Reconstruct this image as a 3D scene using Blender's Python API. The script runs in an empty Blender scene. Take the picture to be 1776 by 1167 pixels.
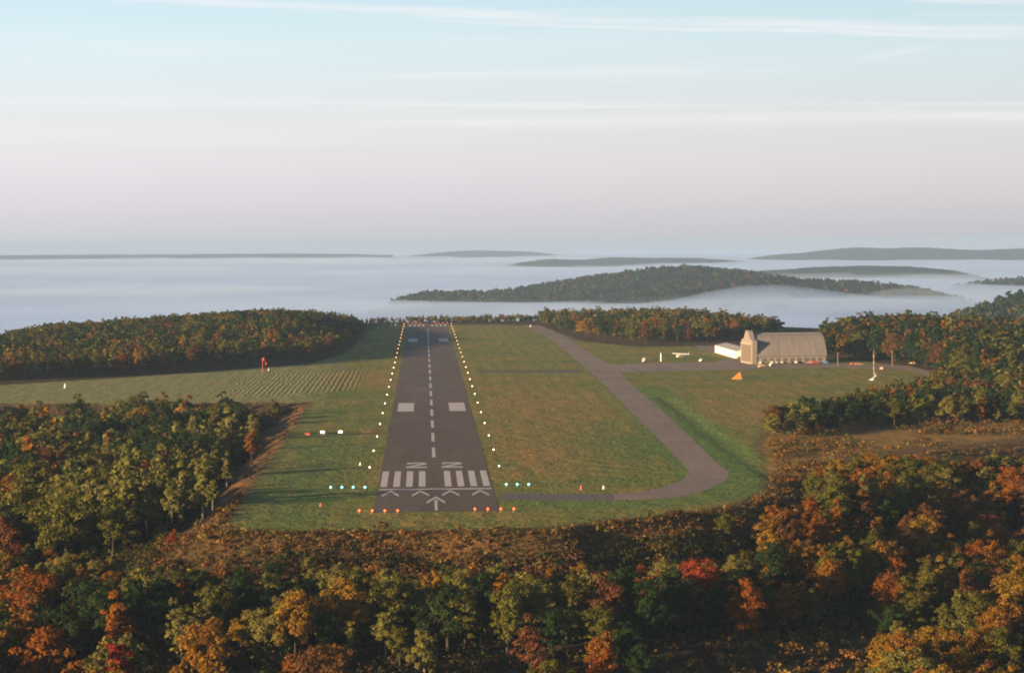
import bpy, math, random
import numpy as np
from mathutils import Matrix, Vector

SC = bpy.context.scene
COL = SC.collection
R = math.radians

# ------------------------------------------------------------------ camera
F = 4400.0                       # focal length in pixels of the 1776 px wide photograph
H = 65.0                         # height over the runway
ALPHA = R(0.4)
xu = -153 * math.cos(ALPHA) + 163.5 * math.sin(ALPHA)
yu = 153 * math.sin(ALPHA) + 163.5 * math.cos(ALPHA)
PITCH = math.atan2(yu, F)
YAW = math.atan2(-xu, yu * math.sin(PITCH) + F * math.cos(PITCH))
hd = np.array([math.sin(YAW), math.cos(YAW), 0.0])
r0 = np.array([math.cos(YAW), -math.sin(YAW), 0.0])
zz = np.array([0, 0, 1.0])
fw = hd * math.cos(PITCH) - zz * math.sin(PITCH)
u0 = hd * math.sin(PITCH) + zz * math.cos(PITCH)
CR = r0 * math.cos(ALPHA) - u0 * math.sin(ALPHA)
CU = u0 * math.cos(ALPHA) + r0 * math.sin(ALPHA)
CAM = np.array([0.0, 0.0, H])

def G(px, py, z=0.0):            # ground point under a photograph pixel
    d = CR * (px - 888) + CU * (583.5 - py) + fw * F
    t = (z - CAM[2]) / d[2]
    p = CAM + d * t
    return float(p[0]), float(p[1])

CAM[0] = -G(757, 889)[0]

def at_depth(px, py, y):         # point on a pixel's ray at world distance y
    d = CR * (px - 888) + CU * (583.5 - py) + fw * F
    t = y / d[1]
    p = CAM + d * t
    return float(p[0]), float(p[1]), float(p[2])

def project(x, y, z):
    v = np.stack([np.asarray(x) - CAM[0], np.asarray(y) - CAM[1], np.asarray(z) - CAM[2]], -1)
    dep = v @ fw
    return 888 + F * (v @ CR) / dep, 583.5 - F * (v @ CU) / dep, dep

cd = bpy.data.cameras.new('camera')
cam = bpy.data.objects.new('camera', cd)
COL.objects.link(cam)
cd.sensor_width = 36
cd.lens = F / 1776 * 36
cd.clip_start = 1.0
cd.clip_end = 120000
M3 = Matrix(((CR[0], CU[0], -fw[0]), (CR[1], CU[1], -fw[1]), (CR[2], CU[2], -fw[2])))
cam.matrix_world = Matrix.Translation(Vector(CAM)) @ M3.to_4x4()
SC.camera = cam

# ------------------------------------------------------------------ light, sky, exposure
SUN_EL = R(8.8)
SUN_AZ = math.atan2(-0.86, -0.51)           # compass angle from +Y towards +X: the sun stands behind us to the left
sdir = Vector((math.sin(SUN_AZ) * math.cos(SUN_EL), math.cos(SUN_AZ) * math.cos(SUN_EL), math.sin(SUN_EL)))
sl = bpy.data.lights.new('sun', 'SUN')
sl.energy = 5.0
sl.angle = R(0.5)
sl.color = (1.0, 0.70, 0.40)
so = bpy.data.objects.new('sun', sl)
COL.objects.link(so)
so.rotation_euler = sdir.to_track_quat('Z', 'Y').to_euler()
SC.view_settings.view_transform = 'Standard'
SC.view_settings.look = 'None'
SC.view_settings.gamma = 1
SC.view_settings.exposure = 1.35
SC.cycles.filter_width = 1.9
SC.cycles.max_bounces = 5
SC.cycles.diffuse_bounces = 2
SC.cycles.volume_bounces = 1
SC.cycles.transparent_max_bounces = 12
SC.cycles.sample_clamp_indirect = 4
SC.cycles.use_denoising = True

class NB:                                     # node builder
    def __init__(self, tree):
        self.t = tree; self.n = tree.nodes; self.l = tree.links
    def new(self, typ, **kw):
        n = self.n.new(typ)
        for k, v in kw.items():
            setattr(n, k, v)
        return n
    def put(self, sock, v):
        if isinstance(v, bpy.types.NodeSocket): self.l.new(v, sock)
        elif v is not None:
            try: sock.default_value = v
            except Exception: sock.default_value = (*v, 1.0)
    def m(self, op, a, b=None, c=None, clamp=False):
        n = self.new('ShaderNodeMath', operation=op, use_clamp=clamp)
        self.put(n.inputs[0], a)
        if b is not None: self.put(n.inputs[1], b)
        if c is not None: self.put(n.inputs[2], c)
        return n.outputs[0]
    def mix(self, f, a, b, mode='MIX'):
        n = self.new('ShaderNodeMix', data_type='RGBA', blend_type=mode)
        self.put(n.inputs[0], f); self.put(n.inputs[6], a); self.put(n.inputs[7], b)
        return n.outputs[2]
    def noise(self, vec, scale, detail=3, rough=0.55, dist=0.0):
        n = self.new('ShaderNodeTexNoise')
        self.put(n.inputs['Vector'], vec); n.inputs['Scale'].default_value = scale
        n.inputs['Detail'].default_value = detail; n.inputs['Roughness'].default_value = rough
        n.inputs['Distortion'].default_value = dist
        return n.outputs['Fac']
    def ramp(self, f, stops, interp='LINEAR'):
        n = self.new('ShaderNodeValToRGB')
        e = n.color_ramp.elements
        n.color_ramp.interpolation = interp
        while len(e) < len(stops): e.new(0.5)
        for k, (p, c) in enumerate(stops):
            e[k].position = p
            e[k].color = c if len(c) == 4 else (*c, 1)
        self.put(n.inputs[0], f)
        return n.outputs[0]
    def range(self, v, a, b, c=0.0, d=1.0):
        n = self.new('ShaderNodeMapRange')
        self.put(n.inputs[0], v)
        for k, x in enumerate((a, b, c, d)): n.inputs[1 + k].default_value = x
        return n.outputs[0]
    def mapping(self, vec, scale=(1, 1, 1), rot=(0, 0, 0)):
        n = self.new('ShaderNodeMapping')
        self.put(n.inputs[0], vec); n.inputs['Scale'].default_value = scale; n.inputs['Rotation'].default_value = rot
        return n.outputs[0]

W = bpy.data.worlds.new('World')
SC.world = W
W.use_nodes = True
b = NB(W.node_tree)
b.n.clear()
sky = b.new('ShaderNodeTexSky', sky_type='NISHITA')
sky.sun_disc = False
sky.sun_elevation = SUN_EL
sky.sun_rotation = SUN_AZ
sky.altitude = 600
sky.air_density = 1.0
sky.dust_density = 0.8
sky.ozone_density = 2.5
tc = b.new('ShaderNodeTexCoord')
vmax = b.new('ShaderNodeVectorMath', operation='MAXIMUM'); b.l.new(tc.outputs['Generated'], vmax.inputs[0]); vmax.inputs[1].default_value = (-2, -2, 0.004)
b.l.new(vmax.outputs[0], sky.inputs['Vector'])
sep = b.new('ShaderNodeSeparateXYZ'); b.l.new(tc.outputs['Generated'], sep.inputs[0])
hl = b.m('SQRT', b.m('ADD', b.m('MULTIPLY', sep.outputs[0], sep.outputs[0]), b.m('MULTIPLY', sep.outputs[1], sep.outputs[1])))
el = b.m('ARCTAN2', sep.outputs[2], hl)                 # elevation, radians
az = b.m('ARCTAN2', sep.outputs[0], sep.outputs[1])     # azimuth from +Y
cv = b.new('ShaderNodeCombineXYZ')
b.put(cv.inputs[0], az); b.put(cv.inputs[1], el)
n_edge = b.noise(b.mapping(cv.outputs[0], (9, 160, 1)), 1.0, 4, 0.6)
n_str = b.noise(b.mapping(cv.outputs[0], (5, 120, 1), (0, 0, R(0.6))), 1.0, 5, 0.6)
n_slow = b.noise(b.mapping(cv.outputs[0], (6, 22, 1)), 1.3, 3, 0.5)
n_fib = b.range(b.noise(b.mapping(cv.outputs[0], (22, 620, 1), (0, 0, R(0.8))), 1.0, 5, 0.65), 0.32, 0.62, 0.45, 1.0)
def band(c, w, slope, a0, a1, soft, amp):
    v = b.m('ADD', b.m('SUBTRACT', b.m('ADD', el, b.m('MULTIPLY', az, slope)), c), b.m('MULTIPLY', b.m('SUBTRACT', n_edge, 0.5), 0.0065))
    q = b.m('DIVIDE', v, w)
    g = b.m('EXPONENT', b.m('MULTIPLY', b.m('MULTIPLY', q, q), -1.0))
    win = b.m('MULTIPLY', b.range(az, a0, a0 + soft), b.range(az, a1 + soft, a1))
    mod = b.range(n_slow, 0.3, 0.62, 0.35, 1.0)
    return b.m('MULTIPLY', b.m('MULTIPLY', b.m('MULTIPLY', g, win), n_fib), b.m('MULTIPLY', mod, amp))
clouds = None
for args in ((0.0900, 0.0017, 0.045, -0.16, 3.0, 0.05, 0.62), (0.0868, 0.0010, 0.040, -0.02, 3.0, 0.06, 0.6),
             (0.1010, 0.0012, 0.045, 0.10, 3.0, 0.05, 0.6), (0.0470, 0.0026, 0.0, -0.06, 3.0, 0.09, 0.55),
             (0.0535, 0.0010, 0.008, -3.0, 3.0, 0.05, 0.45), (0.0655, 0.0014, -0.012, -0.02, 0.09, 0.03, 0.4),
             (0.0735, 0.0018, 0.0, -0.13, -0.07, 0.03, 0.35), (0.0415, 0.0035, 0.0, -0.3, -0.06, 0.1, 0.3),
             (0.0480, 0.0014, -0.13, 0.165, 0.192, 0.012, 0.35)):
    x = band(*args)
    clouds = x if clouds is None else b.m('MAXIMUM', clouds, x)
fine = b.m('MULTIPLY', b.range(n_str, 0.5, 0.75, 0.0, 0.22), b.range(el, 0.03, 0.06))
clouds = b.m('ADD', clouds, fine, clamp=True)
# thin high ice-cloud veil, thickest low down, greyer in the earth's shadow band at the horizon
veil = b.ramp(b.range(el, 0.0, 0.24), [(0.0, (0.85,) * 3), (0.4, (0.78,) * 3), (0.6, (0.35,) * 3), (1.0, (0.0,) * 3)])
vcol = b.ramp(b.range(el, 0.0, 0.1), [(0.0, (0.60, 0.62, 0.68)), (0.10, (0.69, 0.665, 0.735)), (0.28, (0.82, 0.755, 0.83)), (0.48, (0.84, 0.83, 0.86)), (0.75, (0.78, 0.90, 0.95)), (1.0, (0.66, 0.85, 0.94))])
vs = b.new('ShaderNodeVectorMath', operation='SCALE'); b.l.new(vcol, vs.inputs[0]); b.l.new(b.range(az, -0.15, 0.26, 7.15, 6.0), vs.inputs['Scale'])
base = b.mix(veil, sky.outputs[0], vs.outputs[0])
skyc = b.mix(clouds, base, (6.5, 6.2, 6.3))
bg = b.new('ShaderNodeBackground')
b.l.new(skyc, bg.inputs[0])
bg.inputs[1].default_value = 0.06
wo = b.new('ShaderNodeOutputWorld')
b.l.new(bg.outputs[0], wo.inputs[0])

# ------------------------------------------------------------------ helpers
rng = np.random.default_rng(11)
random.seed(5)

def material(name):
    m = bpy.data.materials.new(name)
    m.use_nodes = True
    nb = NB(m.node_tree)
    nb.n.clear()
    out = nb.new('ShaderNodeOutputMaterial')
    return m, nb, out

def principled(nb, out, color, rough=0.8, normal=None, **kw):
    p = nb.new('ShaderNodeBsdfPrincipled')
    nb.put(p.inputs['Base Color'], color)
    nb.put(p.inputs['Roughness'], rough)
    p.inputs['Specular IOR Level'].default_value = kw.get('spec', 0.3)
    p.inputs['Metallic'].default_value = kw.get('metal', 0.0)
    if normal is not None: nb.l.new(normal, p.inputs['Normal'])
    nb.l.new(p.outputs[0], out.inputs[0])
    return p

def bump(nb, h, strength, dist):
    n = nb.new('ShaderNodeBump')
    n.inputs['Strength'].default_value = strength
    n.inputs['Distance'].default_value = dist
    nb.l.new(h, n.inputs['Height'])
    return n.outputs[0]

def paint(name, color, rough=0.6, var=0.25, scale=0.8, **kw):
    m, nb, out = material(name)
    co = nb.new('ShaderNodeTexCoord').outputs['Object']
    n = nb.noise(co, scale, 4, 0.6)
    c = nb.mix(nb.range(n, 0.3, 0.75, 0, 1), tuple(x * (1 - var) for x in color), color)
    principled(nb, out, c, rough, **kw)
    return m

def emitter(name, color, strength):
    m, nb, out = material(name)
    e = nb.new('ShaderNodeEmission')
    nb.put(e.inputs[0], color)
    e.inputs[1].default_value = strength
    nb.l.new(e.outputs[0], out.inputs[0])
    m.cycles.emission_sampling = 'NONE'
    return m

def link(o, parent=None):
    COL.objects.link(o)
    if parent is not None: o.parent = parent
    return o

def mesh_np(name, V, Fq, mat, parent=None, smooth=False, attrs=None):
    """V (n,3); Fq (m,k) array of equal-sized faces"""
    V = np.asarray(V, np.float32); Fq = np.asarray(Fq, np.int32)
    me = bpy.data.meshes.new(name)
    me.vertices.add(len(V)); me.vertices.foreach_set('co', V.ravel())
    k = Fq.shape[1]
    me.loops.add(Fq.size); me.loops.foreach_set('vertex_index', Fq.ravel())
    me.polygons.add(len(Fq))
    me.polygons.foreach_set('loop_start', np.arange(0, Fq.size, k, dtype=np.int32))
    if smooth: me.polygons.foreach_set('use_smooth', np.ones(len(Fq), bool))
    for an, arr in (attrs or {}).items():
        a = me.attributes.new(an, 'FLOAT_COLOR', 'POINT')
        arr = np.asarray(arr, np.float32)
        if arr.shape[1] == 3: arr = np.concatenate([arr, np.ones((len(arr), 1), np.float32)], 1)
        a.data.foreach_set('color', arr.ravel())
    me.update(calc_edges=True)
    me.materials.append(mat)
    return link(bpy.data.objects.new(name, me), parent)

class MB:                                    # collects faces of any size into one mesh
    def __init__(self): self.v = []; self.f = []
    def add(self, vs, fs):
        o = len(self.v); self.v += [tuple(p) for p in vs]; self.f += [tuple(i + o for i in f) for f in fs]; return self
    def box(self, x0, x1, y0, y1, z0, z1):
        return self.add([(x0, y0, z0), (x1, y0, z0), (x1, y1, z0), (x0, y1, z0), (x0, y0, z1), (x1, y0, z1), (x1, y1, z1), (x0, y1, z1)],
                        [(3, 2, 1, 0), (4, 5, 6, 7), (0, 1, 5, 4), (1, 2, 6, 5), (2, 3, 7, 6), (3, 0, 4, 7)])
    def tube(self, pts, rad, n=8, caps=True):
        pts = [Vector(p) for p in pts]
        vs, fs = [], []
        for i, p in enumerate(pts):
            d = (pts[min(i + 1, len(pts) - 1)] - pts[max(i - 1, 0)]).normalized()
            a = d.orthogonal().normalized() if abs(d.z) < 0.95 else Vector((1, 0, 0))
            a = (a - d * a.dot(d)).normalized(); c = d.cross(a)
            for k in range(n):
                t = 2 * math.pi * k / n
                vs.append(p + (a * math.cos(t) + c * math.sin(t)) * rad[i])
        for i in range(len(pts) - 1):
            for k in range(n):
                fs.append((i * n + k, i * n + (k + 1) % n, (i + 1) * n + (k + 1) % n, (i + 1) * n + k))
        if caps:
            fs.append(tuple(range(n - 1, -1, -1))); fs.append(tuple((len(pts) - 1) * n + k for k in range(n)))
        return self.add(vs, fs)
    def lathe(self, prof, n=12, c=(0, 0, 0)):
        vs, fs = [], []
        for r, z in prof:
            for k in range(n):
                t = 2 * math.pi * k / n
                vs.append((c[0] + r * math.cos(t), c[1] + r * math.sin(t), c[2] + z))
        for i in range(len(prof) - 1):
            for k in range(n):
                fs.append((i * n + k, i * n + (k + 1) % n, (i + 1) * n + (k + 1) % n, (i + 1) * n + k))
        fs.append(tuple(range(n - 1, -1, -1))); fs.append(tuple((len(prof) - 1) * n + k for k in range(n)))
        return self.add(vs, fs)
    def prism(self, pts, axis, a, b_):       # closed outline in the two other axes, extruded along one axis
        def P(u, v, w): return {'x': (w, u, v), 'y': (u, w, v), 'z': (u, v, w)}[axis]
        n = len(pts)
        vs = [P(u, v, a) for u, v in pts] + [P(u, v, b_) for u, v in pts]
        return self.add(vs, [tuple(range(n - 1, -1, -1)), tuple(range(n, 2 * n))] + [(i, (i + 1) % n, n + (i + 1) % n, n + i) for i in range(n)])
    def build(self, name, mat, parent=None, smooth=False):
        me = bpy.data.meshes.new(name)
        me.from_pydata(self.v, [], self.f)
        if smooth: me.polygons.foreach_set('use_smooth', [True] * len(me.polygons))
        me.update()
        import bmesh
        bm = bmesh.new(); bm.from_mesh(me); bmesh.ops.recalc_face_normals(bm, faces=bm.faces); bm.to_mesh(me); bm.free()
        me.materials.append(mat)
        return link(bpy.data.objects.new(name, me), parent)

def tag(o, label=None, cat=None, group=None, kind=None):
    if label: o['label'] = label
    if cat: o['category'] = cat
    if group: o['group'] = group
    if kind: o['kind'] = kind
    return o

def empty(name, loc, rz=0.0):
    o = bpy.data.objects.new(name, None)
    o.empty_display_size = 1
    COL.objects.link(o)
    o.location = loc; o.rotation_euler = (0, 0, rz)
    return o

def copy_tree(o, parent=None):
    c = o.copy(); COL.objects.link(c); c.parent = parent
    for ch in o.children: copy_tree(ch, c)
    return c

def vnoise(x, y, seed=0):                    # smooth value noise
    xi = np.floor(x).astype(np.int64); yi = np.floor(y).astype(np.int64)
    fx = x - xi; fy = y - yi
    fx = fx * fx * (3 - 2 * fx); fy = fy * fy * (3 - 2 * fy)
    def h(a, c):
        n = (a * 374761393 + c * 668265263 + seed * 974711) & 0x7fffffff
        n = ((n ^ (n >> 13)) * 1274126177) & 0x7fffffff
        return ((n ^ (n >> 16)) & 0xffff) / 65535.0
    return (h(xi, yi) * (1 - fx) + h(xi + 1, yi) * fx) * (1 - fy) + (h(xi, yi + 1) * (1 - fx) + h(xi + 1, yi + 1) * fx) * fy

def sdist(x, y, poly):                       # distance to polygon edge, negative inside
    x = np.asarray(x, float); y = np.asarray(y, float)
    d = np.full(x.shape, 1e18); ins = np.zeros(x.shape, bool)
    n = len(poly)
    for i in range(n):
        ax, ay = poly[i]; bx, by = poly[(i + 1) % n]
        ex, ey = bx - ax, by - ay
        t = np.clip(((x - ax) * ex + (y - ay) * ey) / (ex * ex + ey * ey + 1e-12), 0, 1)
        d = np.minimum(d, (x - ax - t * ex) ** 2 + (y - ay - t * ey) ** 2)
        c = ((ay > y) != (by > y)) & (x < ex * (y - ay) / (ey + (1e-12 if ey == 0 else 0)) + ax)
        ins ^= c
    d = np.sqrt(d)
    return np.where(ins, -d, d)

def sstep(v, a, c):
    t = np.clip((v - a) / (c - a), 0, 1)
    return t * t * (3 - 2 * t)

# ------------------------------------------------------------------ terrain
XL = G(400, 900)[0]                          # left edge of the levelled strip
Y0 = G(640, 918)[1]                          # its near edge
front = [G(px, py) for px, py in ((850, 917), (940, 915), (1000, 908), (1120, 897), (1240, 881), (1290, 870), (1318, 855), (1330, 836), (1326, 818))]
PLATEAU = [(XL, Y0)] + front + [(116, 735), (185, 800), (300, 950), (450, 1250), (380, 1700), (170, 2040), (60, 2075), (-45, 2070),
           (-150, 1950), (-330, 1720), (-400, 1300), (-300, 1060), (XL, G(545, 697)[1])]
LAWN = [(XL, Y0)] + front + [G(1326, 800), G(1312, 770), G(1335, 738), G(1430, 728), G(1500, 711), G(1600, 685), G(1690, 662),
        G(1570, 634), G(1240, 600), G(1100, 601), G(1010, 592), G(940, 566), (G(860, 563)[0], 1990), (-38, 2000), G(640, 575), G(600, 613), G(540, 631),
        G(400, 642), G(200, 656), G(0, 668), G(-150, 676), (-300, 1060), (XL, G(545, 697)[1])]

DITCH = [G(*p) for p in ((1336, 826), (1311, 806), (1269, 778), (1226, 746), (1184, 712), (1152, 690))]

def line_dist(x, y, pts):
    d = np.full(np.shape(x), 1e9)
    for (ax, ay), (bx, by) in zip(pts[:-1], pts[1:]):
        ex, ey = bx - ax, by - ay
        t = np.clip(((x - ax) * ex + (y - ay) * ey) / (ex * ex + ey * ey), 0, 1)
        d = np.minimum(d, np.hypot(x - ax - t * ex, y - ay - t * ey))
    return d

def height(x, y):
    x = np.asarray(x, float); y = np.asarray(y, float)
    d = sdist(x, y, PLATEAU)
    wob = (vnoise(x / 9, y / 9, 3) - 0.5) * 5
    do = np.maximum(d + wob * sstep(d, -3, 6) - 0.3, 0)
    fr = -np.interp(do, [0, 4, 30, 60, 120, 300, 700], [0, 0.8, 14, 20, 27, 45, 60])
    lf = -np.interp(do, [0, 3, 20, 45, 120, 400], [0, 1.0, 10, 14, 18, 30])
    rt = -np.interp(do, [0, 10, 40, 100, 250, 600], [0, 1.2, 5.5, 13, 30, 50])
    fa = -np.interp(do, [0, 40, 150, 500, 1200], [0, 8, 40, 100, 130])
    wl = sstep(-x, -XL - 12, -XL + 25) * sstep(y, 570, 620)
    wr = sstep(x, 70, 125) * sstep(y, 590, 690)
    wf = sstep(y, 1050, 1500) + sstep(np.abs(x), 330, 600) * sstep(y, 900, 1200)
    wf = np.clip(wf, 0, 1)
    z = fr * (1 - wl) * (1 - wr) + lf * wl + rt * wr
    z = z * (1 - wf) + fa * wf
    lm = sstep(sdist(x, y, LAWN), 0, 45)
    # wooded rise left of the field, small rises behind the taxiway and the hangar
    z += 12.5 * np.exp(-((x + 95) / 85) ** 2 - ((y - 1690) / 210) ** 2) * sstep(-x, 44, 95) * np.minimum(1, lm + 0.0)
    z += 4.5 * np.exp(-((x - 150) / 60) ** 2 - ((y - 1760) / 110) ** 2) * lm
    z += 5.0 * np.exp(-((x - 290) / 60) ** 2 - ((y - 1480) / 120) ** 2) * lm
    z -= 0.7 * np.exp(-(line_dist(x, y, DITCH) / 2.3) ** 2)
    out = sstep(d, 2, 20)
    z += ((vnoise(x / 35, y / 35, 1) - 0.5) * 5 + (vnoise(x / 12, y / 12, 2) - 0.5) * 1.6) * out
    return z

def axis_pts(a0, a1, step, far, grow=1.35):
    core = list(np.arange(a0, a1 + 1e-6, step))
    s = step; lo = [a0]
    while lo[-1] > -far:
        s *= grow; lo.append(lo[-1] - s)
    s = step; hi = [a1]
    while hi[-1] < far:
        s *= grow; hi.append(hi[-1] + s)
    return np.array(lo[:0:-1] + core + hi[1:])

gx = np.sort(np.append(axis_pts(-300, 420, 3, 24000), [XL - 1, XL - 0.2]))
ya = list(np.arange(440, 1100, 3)) + list(np.arange(1100, 2200, 8))
s = 8; hi = [2200]
while hi[-1] < 18000: s *= 1.3; hi.append(hi[-1] + s)
s = 8; lo = [440]
while lo[-1] > -6000: s *= 1.4; lo.append(lo[-1] - s)
gy = np.array(lo[:0:-1] + ya + hi)
GX, GY = np.meshgrid(gx, gy)
GZ = height(GX, GY)
nx, ny = len(gx), len(gy)
V = np.stack([GX, GY, GZ], -1).reshape(-1, 3)
ii = (np.arange(ny - 1)[:, None] * nx + np.arange(nx - 1)[None]).ravel()
FQ = np.stack([ii, ii + 1, ii + nx + 1, ii + nx], 1)
dl = sdist(V[:, 0], V[:, 1], LAWN)
dp = sdist(V[:, 0], V[:, 1], PLATEAU)
lawn = 1 - sstep(dl, -1.5, 1.5)
# rough autumn grass: banks under the strip and the field right of the taxiway bend
rough = (1 - sstep(dp, 5, 16)) * (1 - lawn)
RF = [G(1320, 800), G(1305, 775), G(1330, 745), G(1480, 725), G(1400, 775, 0), G(1560, 742), G(1800, 728), G(1800, 775, -4), G(1480, 810, -4), G(1330, 840)]
rough *= np.where(V[:, 1] > 1008, 0.25, 1.0)
rough = np.maximum(rough, (1 - sstep(sdist(V[:, 0], V[:, 1], RF), -3, 8)) * (1 - lawn))
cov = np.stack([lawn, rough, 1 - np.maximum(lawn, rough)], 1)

BEND = [G(*p) for p in ((1000, 870), (1110, 870), (1180, 864), (1230, 852), (1262, 836), (1268, 820), (1240, 797), (1180, 739), (1104, 672))]
dt = np.full(len(V), 1e9)
for (ax_, ay_), (bx_, by_) in zip(BEND[:-1], BEND[1:]):
    ex, ey = bx_ - ax_, by_ - ay_
    t_ = np.clip(((V[:, 0] - ax_) * ex + (V[:, 1] - ay_) * ey) / (ex * ex + ey * ey), 0, 1)
    dt = np.minimum(dt, np.hypot(V[:, 0] - ax_ - t_ * ex, V[:, 1] - ay_ - t_ * ey))
m_ground, nb, out = material('ground')
at = nb.new('ShaderNodeAttribute', attribute_name='cover')
sp = nb.new('ShaderNodeSeparateColor'); nb.l.new(at.outputs['Color'], sp.inputs[0])
co = nb.new('ShaderNodeTexCoord').outputs['Object']
n1 = nb.noise(co, 0.018, 4, 0.6); n2 = nb.noise(co, 0.12, 4, 0.65); n3 = nb.noise(co, 0.7, 3, 0.6)
nl = nb.noise(nb.mapping(co, (0.22, 0.018, 1)), 1.0, 4, 0.6)       # mowing runs along the strip
g = nb.ramp(nb.m('ADD', nb.m('MULTIPLY', n1, 0.45), nb.m('ADD', nb.m('MULTIPLY', n2, 0.3), nb.m('MULTIPLY', nl, 0.25))),
            [(0.37, (0.085, 0.132, 0.022)), (0.45, (0.150, 0.170, 0.028)), (0.53, (0.235, 0.190, 0.036)), (0.61, (0.34, 0.190, 0.045))])
xyz = nb.new('ShaderNodeSeparateXYZ'); nb.l.new(co, xyz.inputs[0])
# windrows left in the cut field on the left
wv = nb.m('SINE', nb.m('MULTIPLY', nb.m('ADD', xyz.outputs[0], nb.m('MULTIPLY', n2, 4.5)), 2 * math.pi / 2.3))
reg = nb.m('MULTIPLY', nb.m('MULTIPLY', nb.range(xyz.outputs[0], -30, -38), nb.range(xyz.outputs[0], -105, -75)),
           nb.m('MULTIPLY', nb.range(xyz.outputs[1], 1070, 1100), nb.range(xyz.outputs[1], 1330, 1230)))
reg = nb.m('MULTIPLY', reg, nb.range(n1, 0.35, 0.55))
g = nb.mix(nb.m('MULTIPLY', nb.m('MULTIPLY', reg, 0.26), nb.range(wv, -0.3, 0.9)), g, (0.36, 0.27, 0.12))
pale = nb.m('MULTIPLY', nb.range(xyz.outputs[0], -40, -60), nb.range(xyz.outputs[1], 1000, 1030))
g = nb.mix(nb.m('MULTIPLY', pale, 0.55), g, (0.30, 0.285, 0.13))
def blob(cx, cy, rx, ry, amp):
    a = nb.m('DIVIDE', nb.m('SUBTRACT', xyz.outputs[0], cx), rx); c = nb.m('DIVIDE', nb.m('SUBTRACT', xyz.outputs[1], cy), ry)
    return nb.m('MULTIPLY', nb.m('EXPONENT', nb.m('MULTIPLY', nb.m('ADD', nb.m('MULTIPLY', a, a), nb.m('MULTIPLY', c, c)), -1)), amp)
dry = nb.m('ADD', blob(43, 1010, 28, 120, 0.8), nb.m('ADD', nb.m('ADD', blob(132, 945, 42, 75, 0.9), blob(32, 780, 12, 70, 0.75)), blob(-25, 1240, 9, 110, 0.6)))
g = nb.mix(nb.m('MULTIPLY', dry, nb.range(n2, 0.3, 0.6)), g, (0.38, 0.195, 0.060))
lush = nb.m('ADD', blob(70, 800, 22, 90, 0.7), blob(-34, 720, 13, 170, 0.85))
g = nb.mix(nb.m('MULTIPLY', lush, nb.range(n2, 0.3, 0.55)), g, (0.075, 0.150, 0.030))
vsp = nb.new('ShaderNodeSeparateColor'); nb.l.new(nb.new('ShaderNodeAttribute', attribute_name='verge').outputs['Color'], vsp.inputs[0]); vg = vsp.outputs[0]
g = nb.mix(nb.m('MULTIPLY', vg, 0.8), g, (0.105, 0.185, 0.034))
# mowing passes, each a few metres wide and unevenly cut
mw = nb.m('SINE', nb.m('ADD', nb.m('MULTIPLY', xyz.outputs[0], 2 * math.pi / 7.5), nb.m('MULTIPLY', nb.noise(nb.mapping(co, (0.05, 0.004, 1)), 1.0, 2), 9)))
g = nb.mix(nb.m('MULTIPLY', nb.range(mw, -0.6, 0.8), nb.range(n1, 0.35, 0.6, 0.0, 0.30)), g, (0.075, 0.11, 0.026))
g = nb.mix(nb.range(n3, 0.38, 0.68, 0, 0.4), g, (0.055, 0.080, 0.020))
g = nb.mix(nb.range(nb.noise(co, 0.33, 4, 0.7), 0.55, 0.72, 0, 0.55), g, (0.38, 0.26, 0.085))
rgh = nb.ramp(nb.m('ADD', nb.m('MULTIPLY', n2, 0.6), nb.m('MULTIPLY', n3, 0.4)),
              [(0.3, (0.045, 0.034, 0.012)), (0.45, (0.10, 0.060, 0.018)), (0.57, (0.17, 0.082, 0.026)), (0.7, (0.075, 0.065, 0.02))])
fld = nb.ramp(nb.m('ADD', nb.m('MULTIPLY', n2, 0.6), nb.m('MULTIPLY', n3, 0.4)),
              [(0.3, (0.085, 0.078, 0.017)), (0.45, (0.19, 0.125, 0.025)), (0.57, (0.30, 0.150, 0.028)), (0.7, (0.15, 0.130, 0.026))])
rgh = nb.mix(vsp.outputs[1], rgh, fld)
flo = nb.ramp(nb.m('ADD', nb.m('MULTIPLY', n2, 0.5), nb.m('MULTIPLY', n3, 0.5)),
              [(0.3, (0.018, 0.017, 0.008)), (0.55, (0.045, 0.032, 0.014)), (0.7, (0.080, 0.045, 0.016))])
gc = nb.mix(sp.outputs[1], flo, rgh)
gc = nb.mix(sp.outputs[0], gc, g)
hb = nb.m('ADD', nb.m('MULTIPLY', n3, 0.4), nb.m('ADD', nb.m('MULTIPLY', n2, 1.0), nb.m('MULTIPLY', wv, nb.m('MULTIPLY', reg, 0.12))))
principled(nb, out, gc, 0.95, bump(nb, hb, 0.9, 1.5), spec=0.1)
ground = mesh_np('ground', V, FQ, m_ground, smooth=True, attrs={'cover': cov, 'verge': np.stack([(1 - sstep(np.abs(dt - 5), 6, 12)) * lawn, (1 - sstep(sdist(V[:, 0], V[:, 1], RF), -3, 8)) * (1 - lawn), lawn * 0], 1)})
tag(ground, kind='structure')

# ------------------------------------------------------------------ pavements
def sheet(name, outlines, z, mat, parent=None, kind='structure'):
    mb = MB()
    for o in outlines:
        mb.add([(x, y, z) for x, y in o], [tuple(range(len(o)))])
    ob = mb.build(name, mat, parent)
    for p in ob.data.polygons:
        pass
    if parent is None: tag(ob, kind=kind)
    return ob

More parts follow.
